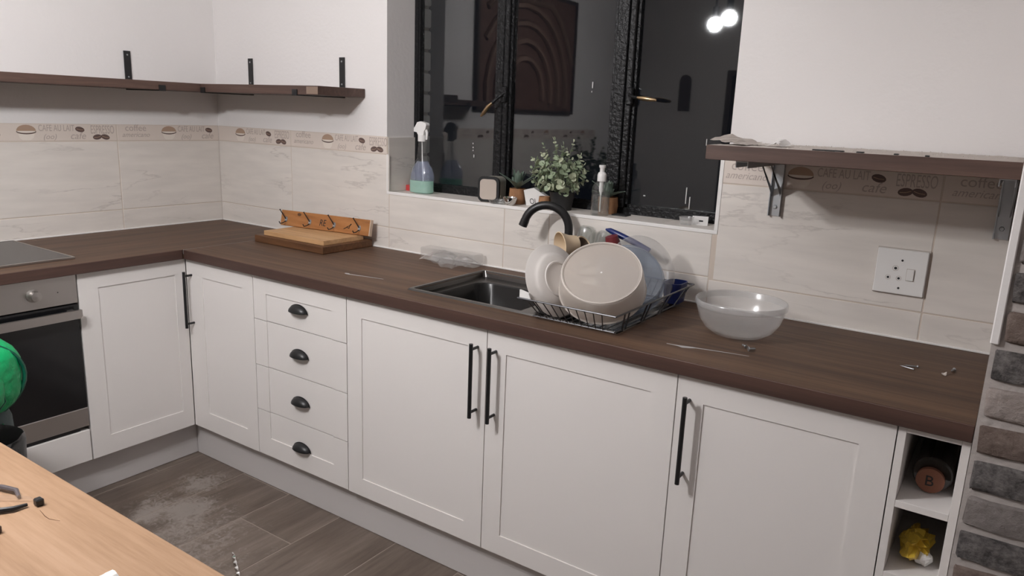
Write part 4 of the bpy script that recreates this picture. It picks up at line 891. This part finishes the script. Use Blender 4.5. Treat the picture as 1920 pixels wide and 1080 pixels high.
# speaker
sk2 = thing('speaker', 'small rounded speaker with beige face and black edge', 'speaker', (1.60, 0.085, ZS))
def rprism(mb, x0, x1, z0, z1, r, y0, y1):
    return mb.prism(rrect(x0, x1, z0, z1, r, 5), y0, y1)
rot = Matrix.Translation((1.602, 0.05, 0)) @ Matrix.Rotation(R(14), 4, 'Z')
obj('body', rprism(MB(), -0.040, 0.040, ZS + 0.001, ZS + 0.094, 0.020, 0.012, 0.085).tf(rot), SPKB, sk2, smooth=30)
obj('black_edge', rprism(MB(), -0.0435, 0.0435, ZS, ZS + 0.097, 0.022, 0.0, 0.014).tf(rot), BLACK, sk2, smooth=30)
obj('front_grille', rprism(MB(), -0.034, 0.034, ZS + 0.010, ZS + 0.087, 0.015, -0.002, 0.002).tf(rot), SPKF, sk2, smooth=30)
obj('foot', MB().box(-0.030, 0.036, 0.0, 0.05, ZS - 0.0002, ZS + 0.004).tf(rot), BLACK, sk2)
# succulents in bark pots
def leaf_blade(L_, w, curl, n=6):
    vs = []; fs = []
    for i in range(n + 1):
        t = i / n; ww = w * math.sin(math.pi * min(1, 0.18 + t * 0.82)) ** 0.8 if t < 1 else 0.0005
        x = L_ * t; z = curl * t * t
        vs += [(x, -ww, z + ww * 0.35), (x, 0, z - 0.001), (x, ww, z + ww * 0.35), (x, 0, z + 0.0025)]
    for i in range(n):
        for a in range(4): fs.append((i * 4 + a, i * 4 + (a + 1) % 4, i * 4 + 4 + (a + 1) % 4, i * 4 + 4 + a))
    return MB().add(vs, fs)
def succulent(label, x, y, r, h, seed, ll, nleaf=11):
    s = thing('succulent', label, 'plant', (x, y, ZS), 'succulents on the sill'); nleaf = 15
    rr = random.Random(seed); pot = MB(); k = 20
    loft(pot, [([(x + r * f * (1 + 0.05 * rr.uniform(-1, 1)) * math.cos(2 * math.pi * i / k), y + r * f * (1 + 0.05 * rr.uniform(-1, 1)) * math.sin(2 * math.pi * i / k)) for i in range(k)], ZS + z) for f, z in ((1.0, 0.0), (1.03, h * 0.5), (1.0, h), (0.8, h), (0.78, h - 0.008))])
    pot.f += [tuple(range(k)), tuple(range(4 * k, 5 * k))]; pot.fm += [0, 0]
    obj('pot', pot, BARK, s, smooth=60)
    for i in range(nleaf):
        inner = i >= 8; az = i * 137.5 + rr.uniform(-15, 15); el = (68 if inner else 40) + rr.uniform(-10, 10); l_ = ll * (0.8 if inner else 1.0) * rr.uniform(0.85, 1.1)
        mb = leaf_blade(l_, 0.0115, -0.012 if not inner else 0.004).tf(Matrix.Translation((x, y, ZS + h - 0.004)) @ Matrix.Rotation(R(az), 4, 'Z') @ Matrix.Rotation(R(-el), 4, 'Y') @ Matrix.Translation((0.006, 0, 0)))
        obj('leaf', mb, LEAFS, s, smooth=60)
succulent('spiky succulent in a bark pot between speaker and leafy plant', 1.700, 0.105, 0.031, 0.058, 4, 0.088)
succulent('spiky succulent in a bark pot hidden behind the soap bottle', 2.075, 0.128, 0.034, 0.058, 9, 0.072)
# carton with lettering
bx = thing('carton', 'small white and orange printed carton beside the leafy plant', 'box', (1.79, 0.12, ZS))
rot = Matrix.Translation((1.795, 0.118, 0)) @ Matrix.Rotation(R(20), 4, 'Z')
obj('box', MB().prism([(-0.050, ZS), (0.030, ZS), (0.030, ZS + 0.036), (-0.024, ZS + 0.066), (-0.062, ZS + 0.056)], -0.012, 0.022).tf(rot), WHITEP, bx)
obj('orange_panel', MB().prism([(0.000, ZS + 0.003), (0.0305, ZS + 0.003), (0.0305, ZS + 0.034), (0.012, ZS + 0.036), (0.004, ZS + 0.022)], -0.0128, -0.0118).tf(rot), BARK, bx)
obj('lettering', text_mb('OL', 0.030, 0.0002, -0.2, 0.75).tf(rot @ Matrix.Translation((-0.036, -0.0124, ZS + 0.006)) @ Matrix.Rotation(R(90), 4, 'X')), BLACKM, bx)
tag(obj('bark_cup', MB().lathe([(0.0, 0.0), (0.021, 0.0), (0.023, 0.02), (0.021, 0.042), (0.018, 0.042), (0.017, 0.004), (0.0, 0.004)], 18, 1.842, 0.075, ZS), BARK, smooth=40), 'orange bark cup left of the black plant pot', 'cup')
mc = tag(obj('metal_cup', MB().lathe([(0.0, 0.0), (0.013, 0.0), (0.022, 0.010), (0.0265, 0.026), (0.027, 0.031), (0.0255, 0.031), (0.021, 0.012), (0.012, 0.003), (0.0, 0.003)], 32, 1.718, 0.030, ZS), CHROME, smooth=40), 'little shiny metal cup in front of the succulent', 'cup')
tag(obj('clear_dish', MB().lathe([(0.0, 0.0), (0.030, 0.0), (0.036, 0.016), (0.0345, 0.016), (0.029, 0.002), (0.0, 0.002)], 32, 1.665, 0.028, ZS), CLEAR, smooth=40), 'shallow clear dish in front of the speaker and succulent', 'dish')
# leafy plant
pl = thing('potted_plant', 'bushy plant with round sage leaves in a black pot on the sill', 'plant', (1.905, 0.085, ZS))
obj('pot', MB().lathe([(0.0, 0.0), (0.036, 0.0), (0.046, 0.062), (0.048, 0.064), (0.045, 0.066), (0.042, 0.060), (0.0, 0.056)], 32, 1.912, 0.080, ZS), BLACKM, pl, smooth=40)
lm = []
for mm, w in ((LEAF, 1.0), (LEAF2, 1.0)):
    k = 10; vs = [(0.0, 0, 0)]; 
    for i in range(k):
        a = 2 * math.pi * i / k; rr_ = 0.010 * (1 + 0.12 * math.cos(a)); vs.append((0.011 + rr_ * math.cos(a), rr_ * math.sin(a) * w, 0.0022 * abs(math.sin(a)) + 0.0008))
    vs += [(0.011, 0, -0.0002)]; top = [(1 + i, 1 + (i + 1) % k, k + 1) for i in range(k)]
    vs2 = [(x, y, z - 0.0008) for x, y, z in vs[1:]]
    mb = MB().add(vs[1:], [(a - 1, b_ - 1, c - 1) for a, b_, c in top]); mb.add(vs2, [(c - 1, b_ - 1, a - 1) for a, b_, c in top])
    mb.f += [(i, (i + 1) % k, k + 1 + (i + 1) % k, k + 1 + i) for i in range(k)]; mb.fm += [0] * k
    mb.tube([(0, 0, -0.0004), (0.006, 0, -0.0002)], 0.0008, 4)
    o = obj('leaf', mb, mm, None, (0, 0, 0), smooth=60); lm.append(o.data); bpy.data.objects.remove(o)
rr = random.Random(21); sm = MB(); cpl = Vector((1.893, 0.072, ZS + 0.140)); rootp = Vector((1.905, 0.078, ZS + 0.055)); nl = 0
for s in range(40):
    z = 1 - 2 * (s + 0.5) / 44; 
    az = s * 2.39996; rxy = math.sqrt(max(0, 1 - z * z)); dv = Vector((rxy * math.cos(az), rxy * math.sin(az), z))
    ln = rr.uniform(0.82, 1.08); tip = cpl + Vector((dv.x * 0.105, min(dv.y * 0.085, 0.078), dv.z * 0.090 + (0.020 if z > 0.7 else 0))) * ln
    if tip.y > 0.155: tip.y = 0.155 - rr.uniform(0, 0.02)
    mid = (rootp + tip) / 2 + Vector((0, 0, 0.012)); sm.tube([rootp, mid, tip], [0.0014, 0.0011, 0.0007], 4)
    ax = (tip - mid).normalized()
    for q in range(7):
        t = 0.42 + 0.58 * q / 6; p = mid.lerp(tip, (t - 0.3) / 0.7)
        a1 = q * 90 + rr.uniform(-25, 25); e = Matrix.Rotation(R(a1), 4, ax) 
        side = ax.orthogonal().normalized(); side.rotate(Matrix.Rotation(R(a1), 3, ax)); dirl = (side * 0.85 + ax * rr.uniform(0.2, 0.7)).normalized()
        if q == 6: dirl = (ax + side * 0.3).normalized()
        zax = (ax - dirl * ax.dot(dirl)).normalized(); yax = zax.cross(dirl)
        Mr = Matrix((dirl, yax, zax)).transposed().to_euler()
        if nl < 285 and p.y + dirl.y * 0.02 < 0.162:
            sc = rr.uniform(0.75, 1.15) * (0.62 if (z > 0.72 or q == 6) else 1.0)
            inst('leaf', lm[0 if rr.random() < 0.6 else 1], pl, p, Mr, (sc, sc, sc)); nl += 1
obj('stems', sm, STEM, pl)
# soap dispenser
sd = thing('soap_dispenser', 'clear pump bottle half full of liquid soap with white pump', 'soap dispenser', (2.082, 0.055, ZS))
cx, cy = 2.082, 0.055
obj('bottle', MB().lathe([(0.0, 0.0), (0.030, 0.0), (0.032, 0.003), (0.032, 0.085), (0.030, 0.100), (0.022, 0.113), (0.013, 0.118), (0.013, 0.124)], 36, cx, cy, ZS), CLEAR, sd, smooth=40)
obj('liquid', MB().lathe([(0.0, 0.004), (0.0295, 0.004), (0.0302, 0.008), (0.0302, 0.072), (0.0, 0.072)], 36, cx, cy, ZS), WATER, sd, smooth=40)
obj('collar', MB().lathe([(0.0, 0.118), (0.0155, 0.118), (0.0155, 0.140), (0.013, 0.147), (0.0085, 0.150), (0.0085, 0.162), (0.0115, 0.166), (0.0115, 0.173), (0.0, 0.174)], 28, cx, cy, ZS), WHITEP, sd, smooth=40)
obj('pump_tube', MB().lathe([(0.0, 0.012), (0.003, 0.012), (0.003, 0.070), (0.0045, 0.078), (0.0075, 0.086), (0.0075, 0.118), (0.0, 0.118)], 16, cx, cy, ZS), WHITEP, sd, smooth=40)
tag(obj('black_strip', MB().box(2.11, 2.165, 0.09, 0.135, ZS, ZS + 0.004, 0.001), BLACKM), 'flat black strip beside the soap dispenser', 'strip')
tag(obj('clear_tub', MB().lathe([(0.0, 0.0), (0.020, 0.0), (0.023, 0.022), (0.0245, 0.026), (0.022, 0.026), (0.019, 0.002), (0.0, 0.002)], 28, 2.392, 0.075, ZS), FROSTB, smooth=40), 'tiny clear plastic tub near the right end of the sill', 'tub')
cd = thing('price_card', 'small white card with a black slot propped at the right of the sill', 'card', (2.425, 0.125, ZS))
rot = Matrix.Translation((2.425, 0.112, ZS + 0.010)) @ Matrix.Rotation(R(18), 4, 'Z') @ Matrix.Rotation(R(28), 4, 'X')
obj('card', MB().box(-0.026, 0.026, -0.022, 0.030, -0.0008, 0.0008).tf(rot), WHITEP, cd); obj('slot', MB().box(-0.003, 0.010, -0.002, 0.006, 0.0008, 0.0012).tf(rot), BLACKM, cd)

# ---------------------------------------------------------------- litter on the right shelf
def scrap(name, label, x0, x1, y0, y1, h, seed, m):
    f = lambda u, v: (x0 + (x1 - x0) * u, y0 + (y1 - y0) * v, 1.4145 + h * (0.25 + 0.75 * math.sin(math.pi * u) ** 2 if seed % 2 else 1 - u * 0.8) * (0.4 + 0.6 * v))
    return tag(obj(name, crumple(9, 4, f, h * 0.13, seed), m), label, 'paper')
scrap('torn_paper', 'torn grey paper scrap at the window end of right shelf', 2.614, 2.705, -0.385, -0.25, 0.026, 4, GREYP)
scrap('torn_paper', 'small crumpled white paper on right shelf beside the torn grey scrap', 2.735, 2.785, -0.33, -0.25, 0.020, 7, WHITEP)
for i, (x, l_) in enumerate(((2.865, 0.070), (2.962, 0.016), (3.040, 0.010), (3.102, 0.009))):
    tag(obj('wood_offcut', MB().box(x, x + l_, -0.394, -0.382, 1.4128, 1.4160, 0.001), BLACKM), ['long thin dark offcut on the front edge of right shelf', 'short dark offcut right of the long one on right shelf', 'tiny dark chip above the socket on right shelf', 'tiny dark chip nearest the pillar on right shelf'][i], 'offcut')
dust = MB()
rr = random.Random(5); NX, NY = 60, 26; vs = []; fs = []
for jy in range(NY + 1):
    for ix in range(NX + 1):
        edge = min(ix, NX - ix, jy, NY - jy); vs.append((2.613 + 0.670 * ix / NX, -0.397 + 0.39 * jy / NY, 1.4126 + (0 if edge == 0 else rr.uniform(0.0004, 0.0022))))
for jy in range(NY):
    for ix in range(NX): q = jy * (NX + 1) + ix; fs.append((q, q + 1, q + NX + 2, q + NX + 1))
dust.add(vs, fs)
for i in range(160):
    x, y, sz = rr.uniform(2.63, 3.27), rr.uniform(-0.38, -0.02), rr.uniform(0.001, 0.003); h = sz * rr.uniform(0.8, 1.8)
    dust.add([(x - sz, y - sz * .7, 1.413), (x + sz, y - sz * .4, 1.413), (x, y + sz, 1.413), (x, y, 1.4135 + h)], [(0, 2, 1), (0, 1, 3), (1, 2, 3), (2, 0, 3)])
tag(obj('plaster_dust', dust, mat('plaster_dust_grey', (0.55, 0.50, 0.46), 0.9)), 'pale plaster crumbs scattered over the right shelf', 'dust', kind='stuff')

# ---------------------------------------------------------------- cubby contents
bo = thing('bottle', 'dark bottle lying in the upper cubby with its brown end showing', 'bottle', (3.224, -0.3, 0.69))
Mb = Matrix.Translation((3.226, -0.490, 0.7305)) @ Matrix.Rotation(R(-90), 4, 'X')
obj('glass', MB().lathe([(0.0, 0.0), (0.036, 0.0), (0.0395, 0.004), (0.0395, 0.18), (0.03, 0.21), (0.015, 0.24), (0.013, 0.30), (0.0, 0.30)], 32).tf(Mb), DARKGL, bo, smooth=40)
obj('brown_end', MB().lathe([(0.0, 0.0), (0.028, 0.0), (0.028, 0.012), (0.0, 0.012)], 28).tf(Matrix.Translation((3.224, -0.5035, 0.7215)) @ Matrix.Rotation(R(-90), 4, 'X')), CORK, bo, smooth=40)
obj('lettering', text_mb('B', 0.034, 0.0002).tf(Matrix.Translation((3.213, -0.5040, 0.7095)) @ Matrix.Rotation(R(90), 4, 'X')), BLACKM, bo)
yp = thing('wrapper', 'crumpled yellow plastic wrapper in the lower cubby', 'wrapper', (3.222, -0.5, 0.518))
def blob(cx, cy, cz, rx, ry, rz, amp, seed, n=14, k=9):
    rr = random.Random(seed); vs = [(cx, cy, cz - rz)]; fs = []
    for j in range(1, k):
        ph = math.pi * j / k
        for i in range(n):
            a = 2 * math.pi * i / n; f = 1 + rr.uniform(-amp, amp); vs.append((cx + rx * math.sin(ph) * math.cos(a) * f, cy + ry * math.sin(ph) * math.sin(a) * f, cz - rz * math.cos(ph) * (1 + rr.uniform(-amp, amp) * 0.5)))
    vs.append((cx, cy, cz + rz)); e = len(vs) - 1
    for i in range(n): fs.append((0, 1 + (i + 1) % n, 1 + i)); fs.append((e, 1 + (k - 2) * n + i, 1 + (k - 2) * n + (i + 1) % n))
    for j in range(k - 2):
        for i in range(n): a = 1 + j * n; fs.append((a + i, a + (i + 1) % n, a + n + (i + 1) % n, a + n + i))
    return MB().add(vs, fs)
obj('foil', blob(3.216, -0.470, 0.5500, 0.030, 0.06, 0.0300, 0.42, 3, 18, 12).tf(Matrix.Translation((3.216, -0.47, 0.555)) @ Matrix.Rotation(R(-25), 4, 'Y') @ Matrix.Translation((-3.216, 0.47, -0.552))), YELLOW, yp)
obj('white_lining', blob(3.238, -0.500, 0.5365, 0.018, 0.022, 0.0165, 0.25, 8, 10, 7), WHITEP, yp)

# ---------------------------------------------------------------- table, bag, bin
tb = thing('table', 'pale oak table whose corner fills the bottom left', 'table', (2.1, -2.1, 0))
TX0, TX1, TY0, TY1 = 1.50, 2.78, -2.45, -1.668
obj('tabletop', MB().box(TX0, TX1, TY0, TY1, 0.728, 0.760, 0.003, 2), OAK, tb)
for x, y in ((TX0 + .06, TY0 + .06), (TX1 - .06, TY0 + .06), (TX0 + .06, TY1 - .06), (TX1 - .06, TY1 - .06)): obj('leg', MB().box(x - .03, x + .03, y - .03, y + .03, 0.0, 0.728, 0.003), OAK, tb)
obj('apron', MB().box(TX0 + .09, TX1 - .09, TY1 - .075, TY1 - .055, 0.64, 0.728).box(TX0 + .09, TX1 - .09, TY0 + .055, TY0 + .075, 0.64, 0.728), OAK, tb)
gg = thing('safety_glasses', 'clear safety glasses with dark arms lying on the oak table', 'glasses', (1.88, -1.77, 0.76))
def arc(c, r1, r2, a0, a1, z, n=9): return [(c[0] + r1 * math.cos(R(a0 + (a1 - a0) * i / n)), c[1] + r2 * math.sin(R(a0 + (a1 - a0) * i / n)), z) for i in range(n + 1)]
obj('arm', MB().tube([(1.80, -1.775, 0.766), (1.835, -1.757, 0.768), (1.868, -1.747, 0.768), (1.890, -1.752, 0.765)], [0.0042, 0.0048, 0.0045, 0.003], 8), mat('smoky_plastic', (0.10, 0.085, 0.09), 0.3), gg, smooth=40)
obj('arm', MB().tube([(1.87, -1.822, 0.766), (1.915, -1.797, 0.766), (1.928, -1.778, 0.766), (1.930, -1.756, 0.765)], [0.0042, 0.0050, 0.0046, 0.003], 8), BLACK, gg, smooth=40)
obj('lens', crumple(8, 3, lambda u, v: (1.835 + 0.082 * u, -1.800 + 0.062 * u - 0.006 * v, 0.7615 + 0.016 * v * (1 - 0.4 * u)), 0.0004, 6), CLEARH, gg)
obj('hinge', MB().box(1.931, 1.946, -1.7470, -1.7340, 0.7605, 0.7735, 0.002), BLACK, gg)
tag(obj('dark_plug', MB().box(1.970, 1.986, -1.832, -1.818, 0.7605, 0.773, 0.002), mat('plug_brown', (0.05, 0.03, 0.03), 0.4)), 'small dark plug at the left edge of the picture on the oak table', 'plug')
tag(obj('white_scrap', crumple(4, 3, lambda u, v: (2.228 + 0.026 * u, -1.788 + 0.02 * v, 0.7615 + 0.006 * u * (1 - u) * 4), 0.001, 4), WHITEP), 'white scrap near the bottom edge of the oak table', 'scrap')
obj('crack', MB().tube([(1.958, -1.748, 0.7602), (1.985, -1.752, 0.7603), (2.000, -1.752, 0.7603), (2.020, -1.744, 0.7602)], [0.0003, 0.0007, 0.0006, 0.0003], 4), BOARD_D, tb)
# stool with the green bag
st = thing('stool', 'low dark stool carrying the green bag', 'stool', (0.97, -1.57, 0))
obj('seat', MB().lathe([(0.0, 0.0), (0.15, 0.0), (0.155, 0.006), (0.155, 0.024), (0.15, 0.03), (0.0, 0.03)], 32, 0.97, -1.57, 0.41), BLACKM, st, smooth=40)
for a in (45, 135, 225, 315): obj('leg', MB().tube([(0.97 + 0.11 * math.cos(R(a)), -1.57 + 0.11 * math.sin(R(a)), 0.411), (0.97 + 0.14 * math.cos(R(a)), -1.57 + 0.14 * math.sin(R(a)), 0.0)], 0.012, 8), BLACKM, st, smooth=40)
bg = thing('backpack', 'bright green bag with grey base standing before the oven', 'bag', (0.97, -1.55, 0.44))
def puff(cx, cy, z0, z1, rx, ry, p=0.6, n=28, k=14, amp=0.0, seed=1, top=0.9):
    rr = random.Random(seed); loops = []
    for j in range(k + 1):
        t = j / k; f = (1 - abs(2 * t - 1) ** 3.2) ** 0.5 if 0 < t < 1 else 0.02
        loops.append(([(cx + rx * f * math.copysign(abs(math.cos(a)) ** p, math.cos(a)) * (1 + rr.uniform(-amp, amp)), cy + ry * f * math.copysign(abs(math.sin(a)) ** p, math.sin(a)) * (1 + rr.uniform(-amp, amp))) for a in [2 * math.pi * i / n for i in range(n)]], z0 + (z1 - z0) * t))
    b = MB(); loft(b, loops); b.f += [tuple(range(n)), tuple(range(k * n, k * n + n))]; b.fm += [0, 0]
    return b
obj('body', puff(0.97, -1.559, 0.575, 0.835, 0.13, 0.188, 0.8, amp=0.016), GREEN, bg, smooth=60)
obj('base', puff(0.97, -1.569, 0.4402, 0.66, 0.12, 0.158, 0.7, amp=0.01), GREYN, bg, smooth=60)
ringp = [(1.045, -1.559 + 0.176 * math.cos(a), 0.705 + 0.122 * math.sin(a)) for a in [R(-70 + i * 10) for i in range(33)]]
obj('piping', MB().tube(ringp, 0.006, 6), GREEND, bg, smooth=60)
pk2 = puff(1.075, -1.589, 0.60, 0.775, 0.045, 0.135, 0.7, amp=0.02, seed=4); obj('front_pocket', pk2, GREEN, bg, smooth=60)
obj('pocket_seam', MB().tube([(1.112, -1.68, 0.605), (1.118, -1.60, 0.600), (1.105, -1.50, 0.612), (1.085, -1.455, 0.65), (1.08, -1.46, 0.70), (1.085, -1.52, 0.76)], 0.003, 6), GREEND, bg, smooth=60)
obj('side_tag', MB().prism([(-1.463, 0.585), (-1.452, 0.552), (-1.462, 0.540), (-1.472, 0.552)], 1.065, 1.080, 'x'), GREEN, bg)
bi = thing('waste_bin', 'bin lined with a black plastic bag beside the table', 'bin', (1.30, -1.605, 0))
obj('bucket', MB().lathe([(0.0, 0.0), (0.072, 0.0), (0.088, 0.60), (0.085, 0.60), (0.069, 0.004), (0.0, 0.004)], 28, 1.30, -1.605, 0), GREYN, bi, smooth=40)
ln = MB(); rr = random.Random(2); loops = []
for z, r in ((0.44, 0.091), (0.52, 0.096), (0.60, 0.099), (0.645, 0.100), (0.652, 0.093), (0.60, 0.078), (0.50, 0.068)):
    loops.append(([(1.30 + (r + rr.uniform(-1, 1) * 0.004) * math.cos(2 * math.pi * i / 26), -1.605 + (r + rr.uniform(-1, 1) * 0.004) * math.sin(2 * math.pi * i / 26)) for i in range(26)], z))
loft(ln, loops); obj('liner', ln, LINER, bi, smooth=60)
# drill bit on the floor
db = MB(); nn = 26; vs = []; fs = []; A, B_ = Vector((1.300, -0.925, 0.006)), Vector((1.425, -0.993, 0.006)); ax = (B_ - A).normalized(); u = ax.cross(Vector((0, 0, 1))).normalized(); w = Vector((0, 0, 1))
for i in range(nn + 1):
    t = i / nn; ang = t * 2 * math.pi * 2.2; p = A.lerp(B_, t); s1 = 0.0055 if t > 0.06 else 0.0055 * (t / 0.06 + 0.05); s2 = 0.0016
    for a_, b_ in ((s1, s2), (-s1, s2), (-s1, -s2), (s1, -s2)):
        vs.append(p + u * (a_ * math.cos(ang) - b_ * math.sin(ang)) + w * (a_ * math.sin(ang) + b_ * math.cos(ang)))
for i in range(nn):
    for a_ in range(4): fs.append((i * 4 + a_, i * 4 + (a_ + 1) % 4, i * 4 + 4 + (a_ + 1) % 4, i * 4 + 4 + a_))
db.add(vs, fs + [(0, 1, 2, 3), tuple(nn * 4 + q for q in (3, 2, 1, 0))])
tag(obj('drill_bit', db, CHROME), 'shiny twisted drill bit lying on the floor tiles', 'drill bit')

# ---------------------------------------------------------------- seen mirrored in the window: lamp, picture, wall ornament
lp = thing('ceiling_lamp', 'twin-globe pendant lamp whose glow mirrors in the window', 'lamp', (1.61, -2.045, 2.1))
L1, L2 = Vector((1.70, -1.91, 2.07)), Vector((1.517, -2.18, 2.07)); mid = (L1 + L2) / 2
obj('rod', MB().tube([(mid.x, mid.y, ZC), (mid.x, mid.y, 2.24)], 0.008, 8).lathe([(0.0, 0.0), (0.05, 0.0), (0.055, 0.02), (0.0, 0.02)], 20, mid.x, mid.y, ZC - 0.02), BLACK, lp, smooth=40)
obj('arm', MB().tube([(L1.x, L1.y, 2.15), (L1.x, L1.y, 2.22), (mid.x, mid.y, 2.25), (L2.x, L2.y, 2.22), (L2.x, L2.y, 2.15)], 0.007, 8), BLACK, lp, smooth=40)
for p in (L1, L2):
    bm = bmesh.new(); bmesh.ops.create_icosphere(bm, subdivisions=3, radius=0.042); bm.verts.ensure_lookup_table(); bm.verts.index_update()
    g = MB().add([(v.co + p)[:] for v in bm.verts], [tuple(v.index for v in f.verts) for f in bm.faces]); bm.free()
    h = obj('bulb', g, BULB, lp, smooth=80)
    obj('bulb_holder', MB().lathe([(0.0, 0.0), (0.020, 0.0), (0.020, 0.06), (0.0, 0.06)], 16, p.x, p.y, p.z + 0.044), BLACK, lp, smooth=40)
pc = thing('picture', 'large brown framed picture mirrored in the dark window', 'picture', (0.02, -2.35, 1.49))
obj('panel', MB().box(0.001, 0.022, -3.01, -1.69, 1.50, 2.36), mat('picture_brown', (0.14, 0.075, 0.055), 0.6), pc)
obj('frame', MB().box(0.001, 0.035, -1.70, -1.675, 1.485, 2.38).box(0.001, 0.035, -3.03, -3.005, 1.485, 2.38).box(0.001, 0.035, -3.005, -1.70, 1.485, 1.51).box(0.001, 0.035, -3.005, -1.70, 2.355, 2.38), DOORP, pc)
for i in range(5):
    r = 0.22 + 0.105 * i; pts_ = [(0.024, -2.28 - r * math.cos(R(a)) * 1.15, 1.62 + r * math.sin(R(a)) * 1.2) for a in range(-8, 189, 14)]
    pts_ = [p for p in pts_ if -2.99 < p[1] < -1.72 and 1.52 < p[2] < 2.33]
    if len(pts_) > 2: obj('painted_arc', MB().tube(pts_, 0.026, 6), mat('arc_tan_%d' % i, (0.26 - 0.02 * i, 0.16 - 0.012 * i, 0.12 - 0.01 * i), 0.6), pc, smooth=60)
oo = MB().prism([(-0.055, 0)] + [(0.055, 0)] + [(0.055 * math.cos(R(a)), 0.27 + 0.06 * math.sin(R(a))) for a in range(0, 181, 20)], YB, YB + 0.02); oo.v = [(x + 0.53, y, z + 1.56) for x, y, z in oo.v]
tag(obj('wall_ornament', oo, DOORP), 'dark arch-shaped ornament mirrored faintly in the right pane', 'ornament')
